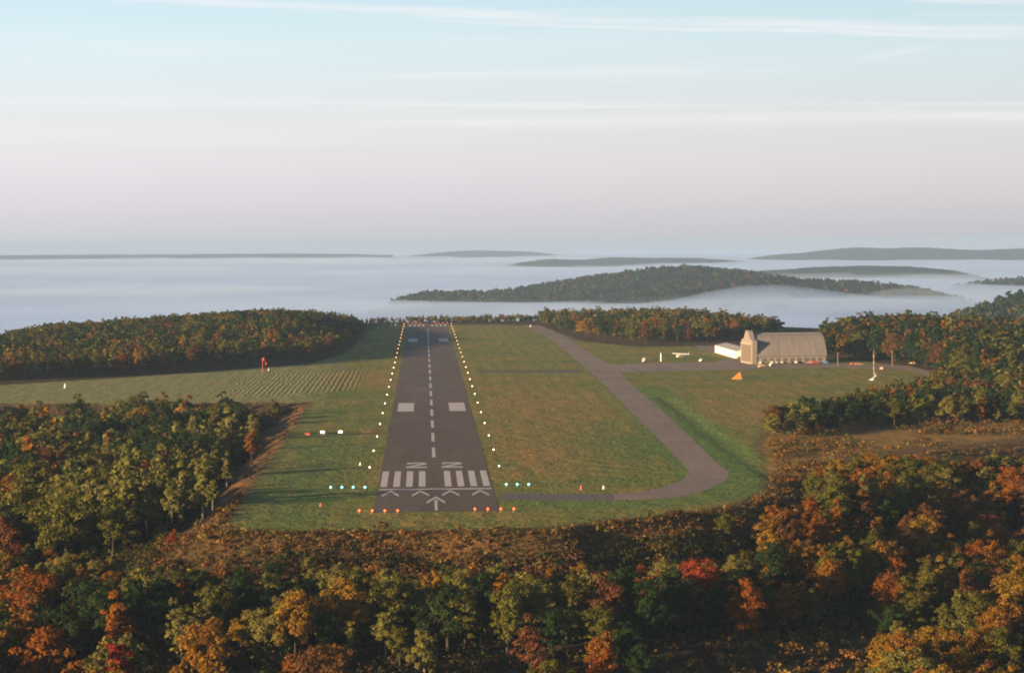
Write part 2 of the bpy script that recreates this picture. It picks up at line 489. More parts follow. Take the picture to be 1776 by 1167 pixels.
def asphalt(name, c0, c1, patch=0.0):
    m, nb, out = material(name)
    co = nb.new('ShaderNodeTexCoord').outputs['Object']
    a = nb.noise(co, 0.05, 5, 0.65); c = nb.noise(co, 0.6, 4, 0.6)
    st = nb.noise(nb.mapping(co, (0.5, 0.012, 1)), 1.0, 4, 0.6)
    v = nb.m('ADD', nb.m('MULTIPLY', a, 0.4), nb.m('ADD', nb.m('MULTIPLY', c, 0.25), nb.m('MULTIPLY', st, 0.35)))
    colr = nb.ramp(v, [(0.35, c0), (0.65, c1)])
    if patch:                                 # weathered pale patch where wheels touch down
        xyz = nb.new('ShaderNodeSeparateXYZ'); nb.l.new(co, xyz.inputs[0])
        f = nb.m('MULTIPLY', nb.range(nb.m('ABSOLUTE', nb.m('SUBTRACT', xyz.outputs[1], 1130)), 110, 10), nb.range(c, 0.35, 0.65, 0, patch))
        f = nb.m('MULTIPLY', f, nb.range(nb.m('ABSOLUTE', xyz.outputs[0]), 13, 5))
        colr = nb.mix(f, colr, (0.17, 0.14, 0.13))
        sk = nb.m('MULTIPLY', nb.range(nb.m('ABSOLUTE', nb.m('SUBTRACT', xyz.outputs[1], 930)), 150, 30), nb.range(nb.m('ABSOLUTE', xyz.outputs[0]), 5.5, 1.5, 0, 0.35))
        colr = nb.mix(nb.m('MULTIPLY', sk, nb.range(st, 0.4, 0.6)), colr, (0.035, 0.030, 0.030))
    crack = nb.noise(nb.mapping(co, (1.0, 0.03, 1)), 0.9, 2, 0.5)
    colr = nb.mix(nb.m('MULTIPLY', nb.range(nb.m('ABSOLUTE', nb.m('SUBTRACT', crack, 0.5)), 0.012, 0.0), 0.6), colr, tuple(x * 0.35 for x in c0))
    pt = nb.new('ShaderNodeTexVoronoi'); nb.l.new(nb.mapping(co, (0.09, 0.025, 1)), pt.inputs['Vector']); pt.inputs['Scale'].default_value = 1.0
    colr = nb.mix(nb.m('MULTIPLY', nb.range(pt.outputs['Color'], 0.3, 0.9), 0.4), colr, tuple(x * 0.7 for x in c0))
    principled(nb, out, colr, 0.85, spec=0.25)
    return m

m_run = asphalt('runway_asphalt', (0.095, 0.063, 0.041), (0.130, 0.089, 0.060), 0.6)
m_taxi = asphalt('taxiway_asphalt', (0.19, 0.138, 0.096), (0.265, 0.195, 0.138))
m_dark = asphalt('old_asphalt', (0.105, 0.083, 0.066), (0.15, 0.12, 0.098))
HWID = 15.25
YN = G(757, 887)[1]
YTH = G(757, 848)[1]
YE = G(742, 566)[1]
YF = YE + 62
runway = sheet('runway', [[(-HWID, YN), (HWID, YN), (HWID, YF), (-HWID, YF)]], 0.03, m_run)

def wear(name, color, lo):
    m, nb, out = material(name)
    co = nb.new('ShaderNodeTexCoord').outputs['Object']
    n = nb.noise(co, 1.1, 5, 0.7)
    c = nb.mix(nb.range(n, 0.35, 0.72, 0, lo), color, (0.20, 0.16, 0.15))
    principled(nb, out, c, 0.7, spec=0.2)
    return m
m_white = wear('white_marking_paint', (0.64, 0.57, 0.50), 0.75)
m_yellow = wear('yellow_marking_paint', (0.30, 0.185, 0.08), 1.0)

marks = []
def rect(x0, x1, y0, y1): marks.append([(x0, y0), (x1, y0), (x1, y1), (x0, y1)])
ZM = 0.05
for sgn in (-1, 1):                           # threshold stripes, four a side
    for k in range(4):
        c = sgn * (2.62 + 0.87 + k * 3.42)
        rect(c - 0.9, c + 0.9, YTH + 7, YTH + 7 + 45.7)
        rect(c - 0.9, c + 0.9, YE, YE - 45.7 * -1 if False else YE + 45)
rect(-HWID + 0.4, HWID - 0.4, YTH - 1.6, YTH + 1.6)
def stroke(pts, w):                           # mitred line of even width
    P = [Vector((p[0], p[1])) for p in pts]
    L, Rr = [], []
    for i, p in enumerate(P):
        a = (P[i] - P[i - 1]).normalized() if i else (P[1] - P[0]).normalized()
        c = (P[i + 1] - P[i]).normalized() if i < len(P) - 1 else a
        t = (a + c).normalized(); n = Vector((-t.y, t.x)); k = w / 2 / max(0.35, n.dot(Vector((-a.y, a.x))))
        L.append(p + n * k); Rr.append(p - n * k)
    for i in range(len(P) - 1):
        marks.append([tuple(Rr[i]), tuple(Rr[i + 1]), tuple(L[i + 1]), tuple(L[i])])
def chevron(cx, ytip, half, back, w):         # arrowhead with arms of even ground width
    for sg in (-1, 1):
        o = [(cx, ytip), (cx, ytip - w), (cx + sg * half, ytip - back - w), (cx + sg * half * 1.04, ytip - back)]
        marks.append(o if sg < 0 else o[::-1])
for k in range(4):
    chevron((k - 1.5) * 7.75, YTH - 3.0, 2.15, 11.5, 4.2)
chevron(0, YTH - 19.0, 2.25, 13.5, 4.6)
rect(-0.37, 0.37, YN + 3, YTH - 28)
# numerals 2 2, each 6.1 m wide and 18.3 m tall
def two(cx, yb):
    w, h = 6.1, 17.5
    x0, x1 = cx - w / 2, cx + w / 2
    yt = yb + h
    bar = 3.9
    marks.append([(x0, yb), (x1, yb), (x1, yb + bar), (x0, yb + bar)])
    marks.append([(x0, yb + bar), (x0 + 1.9, yb + bar), (x1, yt - bar - 1.4), (x1, yt - bar), (x1 - 1.4, yt - bar)])
    marks.append([(x0 + 0.2, yt - bar), (x1, yt - bar), (x1 - 0.3, yt - 0.9), (x1 - 1.3, yt), (x0 + 1.2, yt), (x0 + 0.2, yt - 1.0)])
    marks.append([(x0 + 0.1, yt - bar - 1.7), (x0 + 1.2, yt - bar - 1.7), (x0 + 1.3, yt - bar), (x0 + 0.2, yt - bar)])
ynum = G(757, 811)[1]
two(-5.15, ynum); two(5.15, ynum)
yd = G(755, 793)[1]
while yd + 30 < YE - 25:                      # centre line dashes
    rect(-0.5, 0.5, yd, yd + 37)
    yd += 61.0
for y0_, y1_ in ((G(757, 713)[1], G(757, 698.5)[1]), (G(745, 592.5)[1], G(745, 587)[1])):   # aiming points
    for sg in (-1, 1):
        a, c = sorted((sg * 6.9, sg * 13.2))
        rect(a, c, y0_, y1_)
marking = sheet('runway_marking', marks, ZM, m_white, runway)

TX = 83.0
def pl(*pts): return [G(*p) for p in pts]
taxi_o = [pl((866, 866), (866, 854), (1000, 857), (1064.6, 856), (1064.6, 867), (1000, 868)),
          pl((1065, 867), (1065, 856), (1110, 853), (1150, 845), (1180, 834), (1197, 821), (1265, 820), (1258, 835), (1225, 850), (1175, 862), (1110, 867)),
          ]
tl, tr = [], []
for (a, c) in (((1197, 821), (1265, 820)), ((1183, 803), (1236, 796)), ((1118, 737), (1178, 738)), ((1052, 672), (1102, 672)), ((1020, 642), (1072, 642)), ((975, 604), (1012, 604)), ((945, 582), (978, 582)), ((907, 564), (936, 564))):
    tl.append(G(*a)); tr.append(G(*c))
for i in range(len(tl) - 1): taxi_o.append([tl[i], tr[i], tr[i + 1], tl[i + 1]])
m_list = [m_dark]
turn = sheet('taxiway_stub', taxi_o[:1], 0.026, m_dark)
taxi = sheet('taxiway', taxi_o[1:], 0.026, m_taxi)
yl = [G(*p) for p in ((1090, 862), (1150, 857), (1195, 845), (1222, 828), (1228, 815), (1205, 790), (1150, 739), (1078, 673), (1046, 642), (994, 604))]
mk = marks; marks = []
stroke(yl, 0.5)
sheet('taxiway_marking', marks, 0.04, m_yellow, taxi)
apron = sheet('apron', [pl((1022, 643), (1072, 645), (1180, 643), (1300, 641), (1430, 637), (1570, 641), (1650, 663), (1685, 661), (1575, 634), (1440, 630), (1300, 633), (1235, 628), (1130, 630), (1012, 633)),
                        ], 0.018, m_taxi)
gravel = sheet('hangar_drive', [pl((1235, 628.2), (1300, 633.2), (1330, 622), (1275, 600), (1205, 598), (1215, 606), (1275, 621))], 0.012, m_taxi)
m_path = paint('worn_grass', (0.115, 0.085, 0.05), 0.95, 0.4, 0.3)
path = sheet('grass_track', [pl((826, 643), (830, 646), (1000, 646), (1016, 643), (1005, 641))], 0.012, m_path)

# ------------------------------------------------------------------ leaves, crowns, trunks
def quads(pos, nrm, size, r):
    """leaf quads centred at pos, facing nrm, with random spin"""
    n = len(pos)
    a = r.normal(size=(n, 3))
    a -= nrm * (a * nrm).sum(1, keepdims=True)
    a /= np.linalg.norm(a, axis=1, keepdims=True) + 1e-9
    c = np.cross(nrm, a)
    s = size[:, None]
    e = s * r.uniform(0.55, 0.9, (n, 1))
    Vq = np.stack([pos - a * s - c * e * 0.3, pos + c * e - a * s * 0.15, pos + a * s + c * e * 0.2, pos - c * e + a * s * 0.1], 1).reshape(-1, 3)
    Fq = np.arange(4 * n, dtype=np.int32).reshape(-1, 4)
    return Vq, Fq

def unit(v): return v / (np.linalg.norm(v, axis=-1, keepdims=True) + 1e-9)

def crown_pts(r, kind, h, w, nclump, nleaf, lsize):
    """leaf positions/normals for a crown standing on z=0 with total tree height h, crown width w"""
    base = {'round': 0.05, 'oval': 0.04, 'spread': 0.12, 'aspen': 0.03, 'shrub': 0.0, 'cone': 0.08}[kind]
    hc = h * (1 - base)
    P, N, S = [], [], []
    lob = r.uniform(0, 6.28, 4)
    for k in range(nclump):
        if kind == 'cone':
            t = (k + r.uniform()) / nclump
            rad = (1 - t) ** 0.9 * w / 2 + 0.15
            an = k * 2.4 + r.uniform(-0.4, 0.4)
            q = rad * r.uniform(0.55, 1.0)
            c = np.array([math.cos(an) * q, math.sin(an) * q, h * base + hc * t * 0.97 - q * 0.25])
            cr = np.array([0.35 + rad * 0.42] * 2 + [0.3 + rad * 0.2])
        else:
            u = unit(r.normal(size=3)); 
            if u[2] < -0.8: u[2] *= -0.6
            u = unit(u)
            rr = r.uniform(0.35, 0.86) if k > nclump * 0.25 else r.uniform(0.1, 0.5)
            t = u[2] * rr
            an = math.atan2(u[1], u[0])
            irr = 1 + 0.22 * math.sin(2 * an + lob[0]) + 0.18 * math.sin(3 * an + lob[1] + 3 * t)
            prof = {'round': 1.0, 'oval': 1.0 - 0.25 * max(0, t), 'spread': 1.0 + 0.1 * t, 'aspen': 1.0 - 0.45 * t, 'shrub': 1.0 - 0.2 * t}[kind]
            top = 1 + 0.16 * math.sin(an + lob[2]) * (1 if t > 0 else 0)
            c = np.array([u[0] * rr * w / 2 * irr * prof, u[1] * rr * w / 2 * irr * prof, h * base + hc * (0.5 + 0.5 * t * top)])
            s_ = w * r.uniform(0.075, 0.165)
            cr = np.array([s_, s_, s_ * r.uniform(0.75, 1.15)])
        m = max(4, int(nleaf / nclump * r.uniform(0.6, 1.4)))
        d = unit(r.normal(size=(m, 3)))
        d[:, 2] = np.where(d[:, 2] < -0.2, -d[:, 2] * 0.8, d[:, 2])
        p = c + d * cr * r.uniform(0.55, 1.12, (m, 1))
        ctr = np.array([0, 0, h * (base + 0.35 * (1 - base))])
        nn = unit(d * 0.75 + unit(p - ctr) * 0.45 + r.normal(size=(m, 3)) * 0.38)
        P.append(p); N.append(nn); S.append(lsize * r.uniform(0.6, 1.25, m))
    return np.concatenate(P), np.concatenate(N), np.concatenate(S)

def trunk_mb(r, h, w, kind):
    mb = MB()
    lean = r.uniform(-0.04, 0.04, 2) * h
    r0_ = 0.018 * h + 0.03
    n = 5
    top = h * (0.72 if kind != 'cone' else 0.95)
    pts = [(lean[0] * (i / n) ** 2, lean[1] * (i / n) ** 2, -0.6 + (top + 0.6) * i / n) for i in range(n + 1)]
    mb.tube(pts, [r0_ * (1.15 - 0.95 * i / n) for i in range(n + 1)], 7)
    if kind != 'cone':
        for k in range(6):
            t = r.uniform(0.3, 0.62) * h
            an = k * 1.05 + r.uniform(-0.4, 0.4)
            L = w * r.uniform(0.24, 0.38)
            p0 = Vector((lean[0] * (t / h) ** 2, lean[1] * (t / h) ** 2, t))
            p1 = p0 + Vector((math.cos(an) * L * 0.5, math.sin(an) * L * 0.5, L * 0.5))
            p2 = p0 + Vector((math.cos(an) * L, math.sin(an) * L, L * 1.25))
            mb.tube([p0, p1, p2], [r0_ * 0.42, r0_ * 0.28, r0_ * 0.1], 5, False)
    return mb

# leaf colours: (word for the label, base colour)
TONES = {
    'rust orange':  (0.215, 0.076, 0.010),
    'bright red':   (0.230, 0.045, 0.016),
    'golden':       (0.220, 0.116, 0.013),
    'pale olive':   (0.160, 0.145, 0.032),
    'dark green':   (0.026, 0.046, 0.013),
    'russet brown': (0.125, 0.057, 0.018),
    'olive green':  (0.096, 0.092, 0.015),
}
def leaf_shader(name, color=None):
    m, nb, out = material(name)
    geo = nb.new('ShaderNodeNewGeometry')
    oi = nb.new('ShaderNodeObjectInfo')
    if color is None:
        a = nb.new('ShaderNodeAttribute', attribute_name='tint'); base = a.outputs['Color']
    else: base = color
    co = nb.new('ShaderNodeTexCoord').outputs['Object']
    n = nb.noise(co, 0.5 if color else 0.3, 2, 0.6)
    hsv = nb.new('ShaderNodeHueSaturation')
    nb.put(hsv.inputs['Color'], base)
    rnd = oi.outputs['Random'] if color else geo.outputs['Random Per Island']
    nb.put(hsv.inputs['Hue'], nb.m('ADD', 0.485, nb.m('ADD', nb.m('MULTIPLY', n, 0.03), nb.m('MULTIPLY', geo.outputs['Random Per Island'], 0.012))) if color is None else
           nb.m('ADD', 0.472, nb.m('ADD', nb.m('MULTIPLY', n, 0.03), nb.m('MULTIPLY', rnd, 0.025))))
    nb.put(hsv.inputs['Value'], nb.m('MULTIPLY', nb.m('ADD', 0.55, nb.m('MULTIPLY', geo.outputs['Random Per Island'], 0.8)), nb.m('ADD', 0.75, nb.m('MULTIPLY', n, 0.5))))
    d = nb.new('ShaderNodeBsdfDiffuse'); nb.l.new(hsv.outputs[0], d.inputs[0])
    t = nb.new('ShaderNodeBsdfTranslucent'); nb.l.new(hsv.outputs[0], t.inputs[0])
    mx = nb.new('ShaderNodeMixShader'); mx.inputs[0].default_value = 0.22
    nb.l.new(d.outputs[0], mx.inputs[1]); nb.l.new(t.outputs[0], mx.inputs[2])
    nb.l.new(mx.outputs[0], out.inputs[0])
    return m
m_leaf = {k: leaf_shader('leaves_' + k.replace(' ', '_'), v) for k, v in TONES.items()}
m_needle = leaf_shader('conifer_needles', (0.022, 0.040, 0.016))
m_tint = leaf_shader('mixed_leaves')
m_bark = paint('bark', (0.065, 0.05, 0.035), 0.9, 0.5, 3.0)
m_birch = paint('pale_bark', (0.26, 0.22, 0.16), 0.85, 0.5, 2.5)

# crown shapes shared by the single trees
SHAPES = []
for k in range(13):
    r = np.random.default_rng(100 + k)
    kind = ['round', 'oval', 'aspen', 'spread', 'round', 'oval', 'aspen', 'round', 'oval', 'spread', 'round', 'aspen', 'oval'][k]
    h = 12.0; w = {'round': 8.6, 'oval': 7.0, 'aspen': 5.4, 'spread': 9.6}[kind]
    p, n, s_ = crown_pts(r, kind, h, w, 72 if kind != 'aspen' else 52, 6600 if kind != 'aspen' else 4300, 0.21)
    SHAPES.append((kind, h, w, quads(p, n, s_, r), trunk_mb(r, h, w, kind)))
r = np.random.default_rng(300)
p, n, s_ = crown_pts(r, 'cone', 12.0, 5.0, 70, 2400, 0.30)
CONE = ('cone', 12.0, 5.0, quads(p, n, s_, r), trunk_mb(r, 12.0, 5.0, 'cone'))
# far trees: fewer, larger leaf clumps
FARS = []
for k in range(10):
    r = np.random.default_rng(200 + k)
    kind = ['round', 'oval', 'aspen', 'spread', 'round', 'oval', 'round', 'aspen', 'oval', 'cone'][k]
    h = 12.0; w = {'round': 8.8, 'oval': 7.2, 'aspen': 5.6, 'spread': 9.6, 'cone': 4.6}[kind]
    p, n, s_ = crown_pts(r, kind, h, w, 30, 640, 0.54)
    Vq, Fq = quads(p, n, s_, r)
    mb = trunk_mb(r, h, w, 'cone')
    FARS.append((kind, Vq, len(p)))

MIDS = []
for k in range(8):
    r = np.random.default_rng(600 + k)
    kind = ['round', 'oval', 'aspen', 'spread', 'round', 'oval', 'aspen', 'spread'][k]
    p, n, s_ = crown_pts(r, kind, 12.0, {'round': 8.6, 'oval': 7.0, 'aspen': 5.4, 'spread': 9.6}[kind], 56, 2300, 0.30)
    MIDS.append((kind, quads(p, n, s_, r)[0], len(p)))

# ------------------------------------------------------------------ where trees stand
TREES = []      # x, y, z, height, width factor, tone, shape kind, region
def pick(r, table):
    k = list(table); w = np.array([table[q] for q in k], float)
    return k[int(r.choice(len(k), p=w / w.sum()))]

def scatter(region, poly, spacing, hrange, tones, seed, keep=None, shapes=('round', 'oval', 'aspen', 'spread'), cone=0.0):
    r = np.random.default_rng(seed)
    xs = [p[0] for p in poly]; ys = [p[1] for p in poly]
    pts = []
    X, Y = np.meshgrid(np.arange(min(xs), max(xs), spacing), np.arange(min(ys), max(ys), spacing))
    X = X + r.uniform(-0.42, 0.42, X.shape) * spacing + (np.arange(X.shape[0]) % 2)[:, None] * spacing * 0.5
    Y = Y + r.uniform(-0.42, 0.42, Y.shape) * spacing
    X = X.ravel(); Y = Y.ravel()
    ok = sdist(X, Y, poly) < 0
    X, Y = X[ok], Y[ok]
    Z = height(X, Y)
    if keep is not None:
        ok = keep(X, Y, Z, r); X, Y, Z = X[ok], Y[ok], Z[ok]
    # tones come in drifts
    dr = vnoise(X / 22 + seed, Y / 40, seed)
    tk = [q for q in tones if q != 'bright red']
    for x, y, z, q in zip(X, Y, Z, dr):
        tone = pick(r, tones)
        if r.uniform() < 0.5:
            cw = np.cumsum([tones[k_] for k_ in tk]); tone = tk[int(min(len(tk) - 1, np.searchsorted(cw / cw[-1], np.clip((q - 0.12) / 0.76, 0, 0.999))))]
        if region == 'rise' and y - 1180 - (x + 190) * 1.1 > 130 + 80 * q: tone = pick(r, {'olive green': 3, 'dark green': 4, 'russet brown': 0.8, 'golden': 0.4})
        kind = 'cone' if r.uniform() < cone else shapes[int(r.integers(len(shapes)))]
        TREES.append([x, y, z, r.uniform(*hrange), r.uniform(0.85, 1.2), tone if kind != 'cone' else 'conifer', kind, region])

def far_from_edge(a, c):
    def k(X, Y, Z, r):
        d = sdist(X, Y, PLATEAU)
        return d > a + r.uniform(0, 1, len(X)) * c
    return k

def clumped(a, c, lo):                       # woods with gaps where only brush grows
    def k(X, Y, Z, r):
        d = sdist(X, Y, PLATEAU)
        return (d > a + r.uniform(0, 1, len(X)) * c) & (vnoise(X / 15, Y / 11, 41) + r.uniform(-0.12, 0.12, len(X)) > lo)
    return k

MIXF = {'olive green': 3.4, 'golden': 2.2, 'pale olive': 1.9, 'dark green': 2.0, 'rust orange': 1.4, 'russet brown': 1.4, 'bright red': 0.2}
MIXL = {'olive green': 4.0, 'dark green': 2.6, 'russet brown': 1.1, 'pale olive': 1.8, 'rust orange': 0.35, 'golden': 0.6, 'bright red': 0.05}
MIXR = {'rust orange': 3.3, 'golden': 2.5, 'olive green': 2.3, 'russet brown': 1.6, 'dark green': 1.2, 'pale olive': 0.8, 'bright red': 0.1}
MIXH = {'olive green': 3.4, 'russet brown': 1.7, 'dark green': 3.4, 'rust orange': 0.45, 'golden': 0.7, 'pale olive': 1.0, 'bright red': 0.06}
MIXD = {'olive green': 1.5, 'russet brown': 0.6, 'dark green': 6.5}

scatter('near', [(-150, 445), (75, 445), (75, 640), (30, 600), (XL - 5, 580), (-70, 600), (-170, 600)], 6.0, (6.5, 13.5), MIXF, 21, clumped(20, 12, 0.24))
scatter('bend', [(75, 445), (210, 445), (240, 700), (130, 735), (100, 690), (85, 640), (75, 620)], 6.0, (7, 14), MIXR, 22, clumped(7, 9, 0.2))
scatter('left', [(XL - 10, 600), (XL - 11, 1015), (-250, 1045), (-250, 600)], 6.6, (12, 19), MIXL, 23, far_from_edge(20, 12))
scatter('rise', [G(-200, 668), G(0, 661), G(200, 651), G(400, 637), G(540, 627), G(600, 609), (-47, 1800), (-60, 2020), (-160, 1960), (-330, 1750), (-380, 1350)], 7.6, (9, 13.5), MIXH, 24)
scatter('end', [(-60, 2035), (90, 2045), (150, 2030), (200, 2140), (-150, 2150)], 6.0, (5, 10), MIXH, 25)
scatter('taxi', [(90, 2010), G(930, 561), G(1005, 586), G(1100, 597), G(1235, 595), G(1310, 590), (240, 1720), (200, 2030)], 7.5, (9, 14), MIXH, 26)
scatter('hangar', [G(1428, 622), G(1565, 629), G(1640, 650), G(1690, 655), G(1850, 655), (420, 1500), (260, 1560), (230, 1480)], 6.0, (12, 18), {'olive green': 3, 'dark green': 3.4, 'russet brown': 1.1, 'pale olive': 0.5, 'rust orange': 0.2}, 27, cone=0.06)
scatter('strip', [G(1315, 766), G(1480, 742), G(1745, 733), G(1850, 728), G(1850, 660), G(1700, 662), G(1600, 685), G(1500, 712), G(1430, 730), G(1340, 738)], 5.2, (4.5, 11.5), {'olive green': 3, 'dark green': 2.6, 'pale olive': 1.5, 'russet brown': 1.2, 'rust orange': 0.6}, 28, cone=0.05)

def tree_at(px, py_base, py_top, zguess, tone, kind, region, wf=1.0):
    z = zguess
    for _ in range(12):
        x, y = G(px, py_base, z)
        z = 0.5 * z + 0.5 * float(height(np.array([x]), np.array([y]))[0])
    dep = project(np.array([x]), np.array([y]), np.array([z]))[2][0]
    h = (py_base - py_top) * dep / F
    for t in list(TREES):                     # clear a little room
        if (t[0] - x) ** 2 + (t[1] - y) ** 2 < (0.30 * h) ** 2: TREES.remove(t)
    TREES.append([x, y, z, h, wf, tone, kind, region])
HERO = [
    (905, 1118, 975, -20, 'pale olive', 'round', 'near', 1.0), (866, 1095, 1000, -18, 'rust orange', 'oval', 'near', 1.1),
    (1050, 1115, 1022, -19, 'russet brown', 'round', 'near', 1.1), (1112, 1010, 922, -8, 'bright red', 'oval', 'near', 0.95),
    (1212, 1075, 968, -15, 'bright red', 'spread', 'near', 0.9), (1294, 1112, 995, -20, 'rust orange', 'round', 'near', 0.95),
    (622, 1085, 1025, -16, 'rust orange', 'round', 'near', 1.1), (650, 1060, 960, -14, 'golden', 'round', 'near', 1.1),
    (322, 1085, 1002, -16, 'rust orange', 'oval', 'near', 1.0), (262, 1090, 1000, -18, 'pale olive', 'spread', 'near', 1.0),
    (120, 1025, 940, -16, 'golden', 'round', 'near', 1.2), (32, 1005, 944, -15, 'bright red', 'round', 'near', 0.9),
    (192, 1070, 1000, -17, 'rust orange', 'oval', 'near', 1.0), (300, 950, 915, -10, 'bright red', 'oval', 'left', 0.9),
    (150, 1115, 1075, -20, 'golden', 'aspen', 'near', 0.9),
    (355, 870, 832, -13, 'rust orange', 'oval', 'left', 0.9), (470, 1050, 965, -14, 'pale olive', 'round', 'near', 1.0),
    (265, 985, 945, -13, 'rust orange', 'round', 'near', 1.1), (545, 1090, 1040, -17, 'golden', 'round', 'near', 1.1),
    (1690, 865, 790, -6, 'dark green', 'round', 'bend', 1.1), (1488, 890, 825, -7, 'rust orange', 'round', 'bend', 1.1),
    (1437, 880, 805, -6, 'pale olive', 'aspen', 'bend', 1.0), (1340, 985, 912, -12, 'golden', 'round', 'bend', 1.1),
    (1258, 935, 885, -7, 'olive green', 'round', 'bend', 1.2), (1425, 950, 920, -10, 'bright red', 'oval', 'bend', 0.9),
    (1600, 985, 885, -12, 'golden', 'round', 'bend', 1.0), (1440, 1060, 960, -16, 'rust orange', 'round', 'bend', 1.0),
    (1540, 1090, 990, -18, 'rust orange', 'spread', 'bend', 0.9), (1740, 1150, 1030, -22, 'golden', 'round', 'bend', 1.0),
    (1710, 640, 598, 0, 'bright red', 'round', 'hangar', 0.9), (1738, 650, 600, 0, 'rust orange', 'round', 'hangar', 0.9),
    (1720, 655, 615, 0, 'rust orange', 'round', 'hangar', 0.9), (1625, 640, 553, 4, 'conifer', 'cone', 'hangar', 1.0),
    (1430, 740, 708, 0, 'russet brown', 'spread', 'strip', 1.0),
]
for hh in HERO: tree_at(*hh)
def stand(px, y, top, tone, kind, region, wf):   # a tall tree at a known distance whose top shows at a known height
    x = at_depth(px, 800, y)[0]
    z = float(height(np.array([x]), np.array([y]))[0])
    h = at_depth(px, top, y)[2] - z
    for t in list(TREES):
        if (t[0] - x) ** 2 + (t[1] - y) ** 2 < 9: TREES.remove(t)
    TREES.append([x, y, z, h, wf, tone, kind, region])
for (p0, p1, st, y, top) in ((108, 378, 15, 640, 800), (228, 396, 15, 722, 764), (318, 446, 17, 850, 708)):   # the tall pale stands in the low wood
    for px in np.arange(p0, p1, st):
        stand(px + rng.uniform(-6, 6), y + rng.uniform(-16, 16), top + rng.uniform(-6, 30), 'pale olive', 'aspen', 'left', rng.uniform(0.8, 1.05))
for px in np.arange(1342, 1424, 10.5): stand(px, 1580, 575 + rng.uniform(-2, 5), 'dark green', 'round', 'hangar', 0.9)
stand(436, 800, 738, 'rust orange', 'oval', 'left', 0.75)
stand(478, 960, 688, 'olive green', 'oval', 'left', 0.8)
stand(395, 980, 684, 'dark green', 'round', 'left', 0.9)


rc = np.random.default_rng(3)
keep_ = []
for t in TREES:
    px_, py_, _d = project(np.array([t[0]]), np.array([t[1]]), np.array([t[2]]))
    px_, py_ = float(px_[0]), float(py_[0])
    if 1130 < px_ < 1530 and py_ > 1108 and py_ > 1108 + (1330 - px_) * 0.12: continue
    if 230 < px_ < 1150 and py_ > 1150 and rc.uniform() < 0.8: continue
    keep_.append(t)
TREES = keep_
for t in TREES:
    if t[7] == 'near' and t[3] < 13.6:
        t[3] *= 0.72 + 0.5 * float(sstep(sdist(np.array([t[0]]), np.array([t[1]]), PLATEAU)[0], 20, 60))
LIM = {'bend': ([1100, 1200, 1260, 1330, 1370, 1430, 1500, 1560, 1640, 1776, 2000], [930, 890, 875, 885, 850, 800, 778, 778, 792, 752, 700]),
       'near': ([-200, 0, 300, 400, 500, 650, 760, 850, 1000, 1100, 1200, 1400], [930, 935, 975, 968, 962, 958, 978, 972, 972, 965, 955, 930]),
       'end': ([-500, 560, 640, 800, 900, 1000, 1300], [543, 545, 549, 543, 541, 538, 538]),
       'rise': ([-200, 0, 100, 200, 300, 400, 460, 520, 580, 620, 640, 700], [588, 573, 553, 545, 540, 535, 532, 534, 538, 545, 551, 554])}
keep_ = []
for t in TREES:
    if t[7] in LIM:
        px_, py_, _d = project(np.array([t[0], t[0]]), np.array([t[1], t[1]]), np.array([t[2], t[2] + t[3]]))
        lim = np.interp(px_[1], *LIM[t[7]]) + rc.uniform(0, 11) * (600.0 / _d[0] if t[7] in ('near', 'bend') else 0.8)
        if py_[1] < lim:
            f_ = (py_[0] - lim) / (py_[0] - py_[1])
            if t[3] * f_ < (3.2 if t[7] in ('near', 'bend') else 4): continue
            t[3] *= f_
    keep_.append(t)
TREES = keep_
T = np.array([[t[0], t[1], t[2], t[3], t[4]] for t in TREES])
KW = {'round': 0.72, 'oval': 0.59, 'aspen': 0.45, 'spread': 0.8, 'cone': 0.42}
tw = np.array([KW[t[6]] for t in TREES]) * T[:, 3] * T[:, 4]
pxs, pys, dep = project(T[:, 0], T[:, 1], T[:, 2] + T[:, 3] * 0.55)
# how much of each tree is seen: paint them far to near into a small id picture
IDW, IDH = 888, 584
ids = np.full((IDH, IDW), -1, np.int32)
for i in np.argsort(-dep):
    cx, cy = pxs[i] / 2, pys[i] / 2
    rx, ry = tw[i] / dep[i] * F / 4, T[i, 3] * 0.47 / dep[i] * F / 2
    x0, x1 = int(max(0, cx - rx)), int(min(IDW, cx + rx + 1)); y0_, y1_ = int(max(0, cy - ry)), int(min(IDH, cy + ry + 1))
    if x0 >= x1 or y0_ >= y1_: continue
    yy, xx = np.mgrid[y0_:y1_, x0:x1]
    mk_ = ((xx - cx) / rx) ** 2 + ((yy - cy) / ry) ** 2 < 1
    ids[y0_:y1_, x0:x1][mk_] = i
seen = np.bincount(ids[ids >= 0], minlength=len(TREES))
inframe = (pxs > -120) & (pxs < 1900) & (pys < 1300)
single = [int(i) for i in np.argsort(-seen)[:300] if seen[i] > 0]
single_set = set(single)

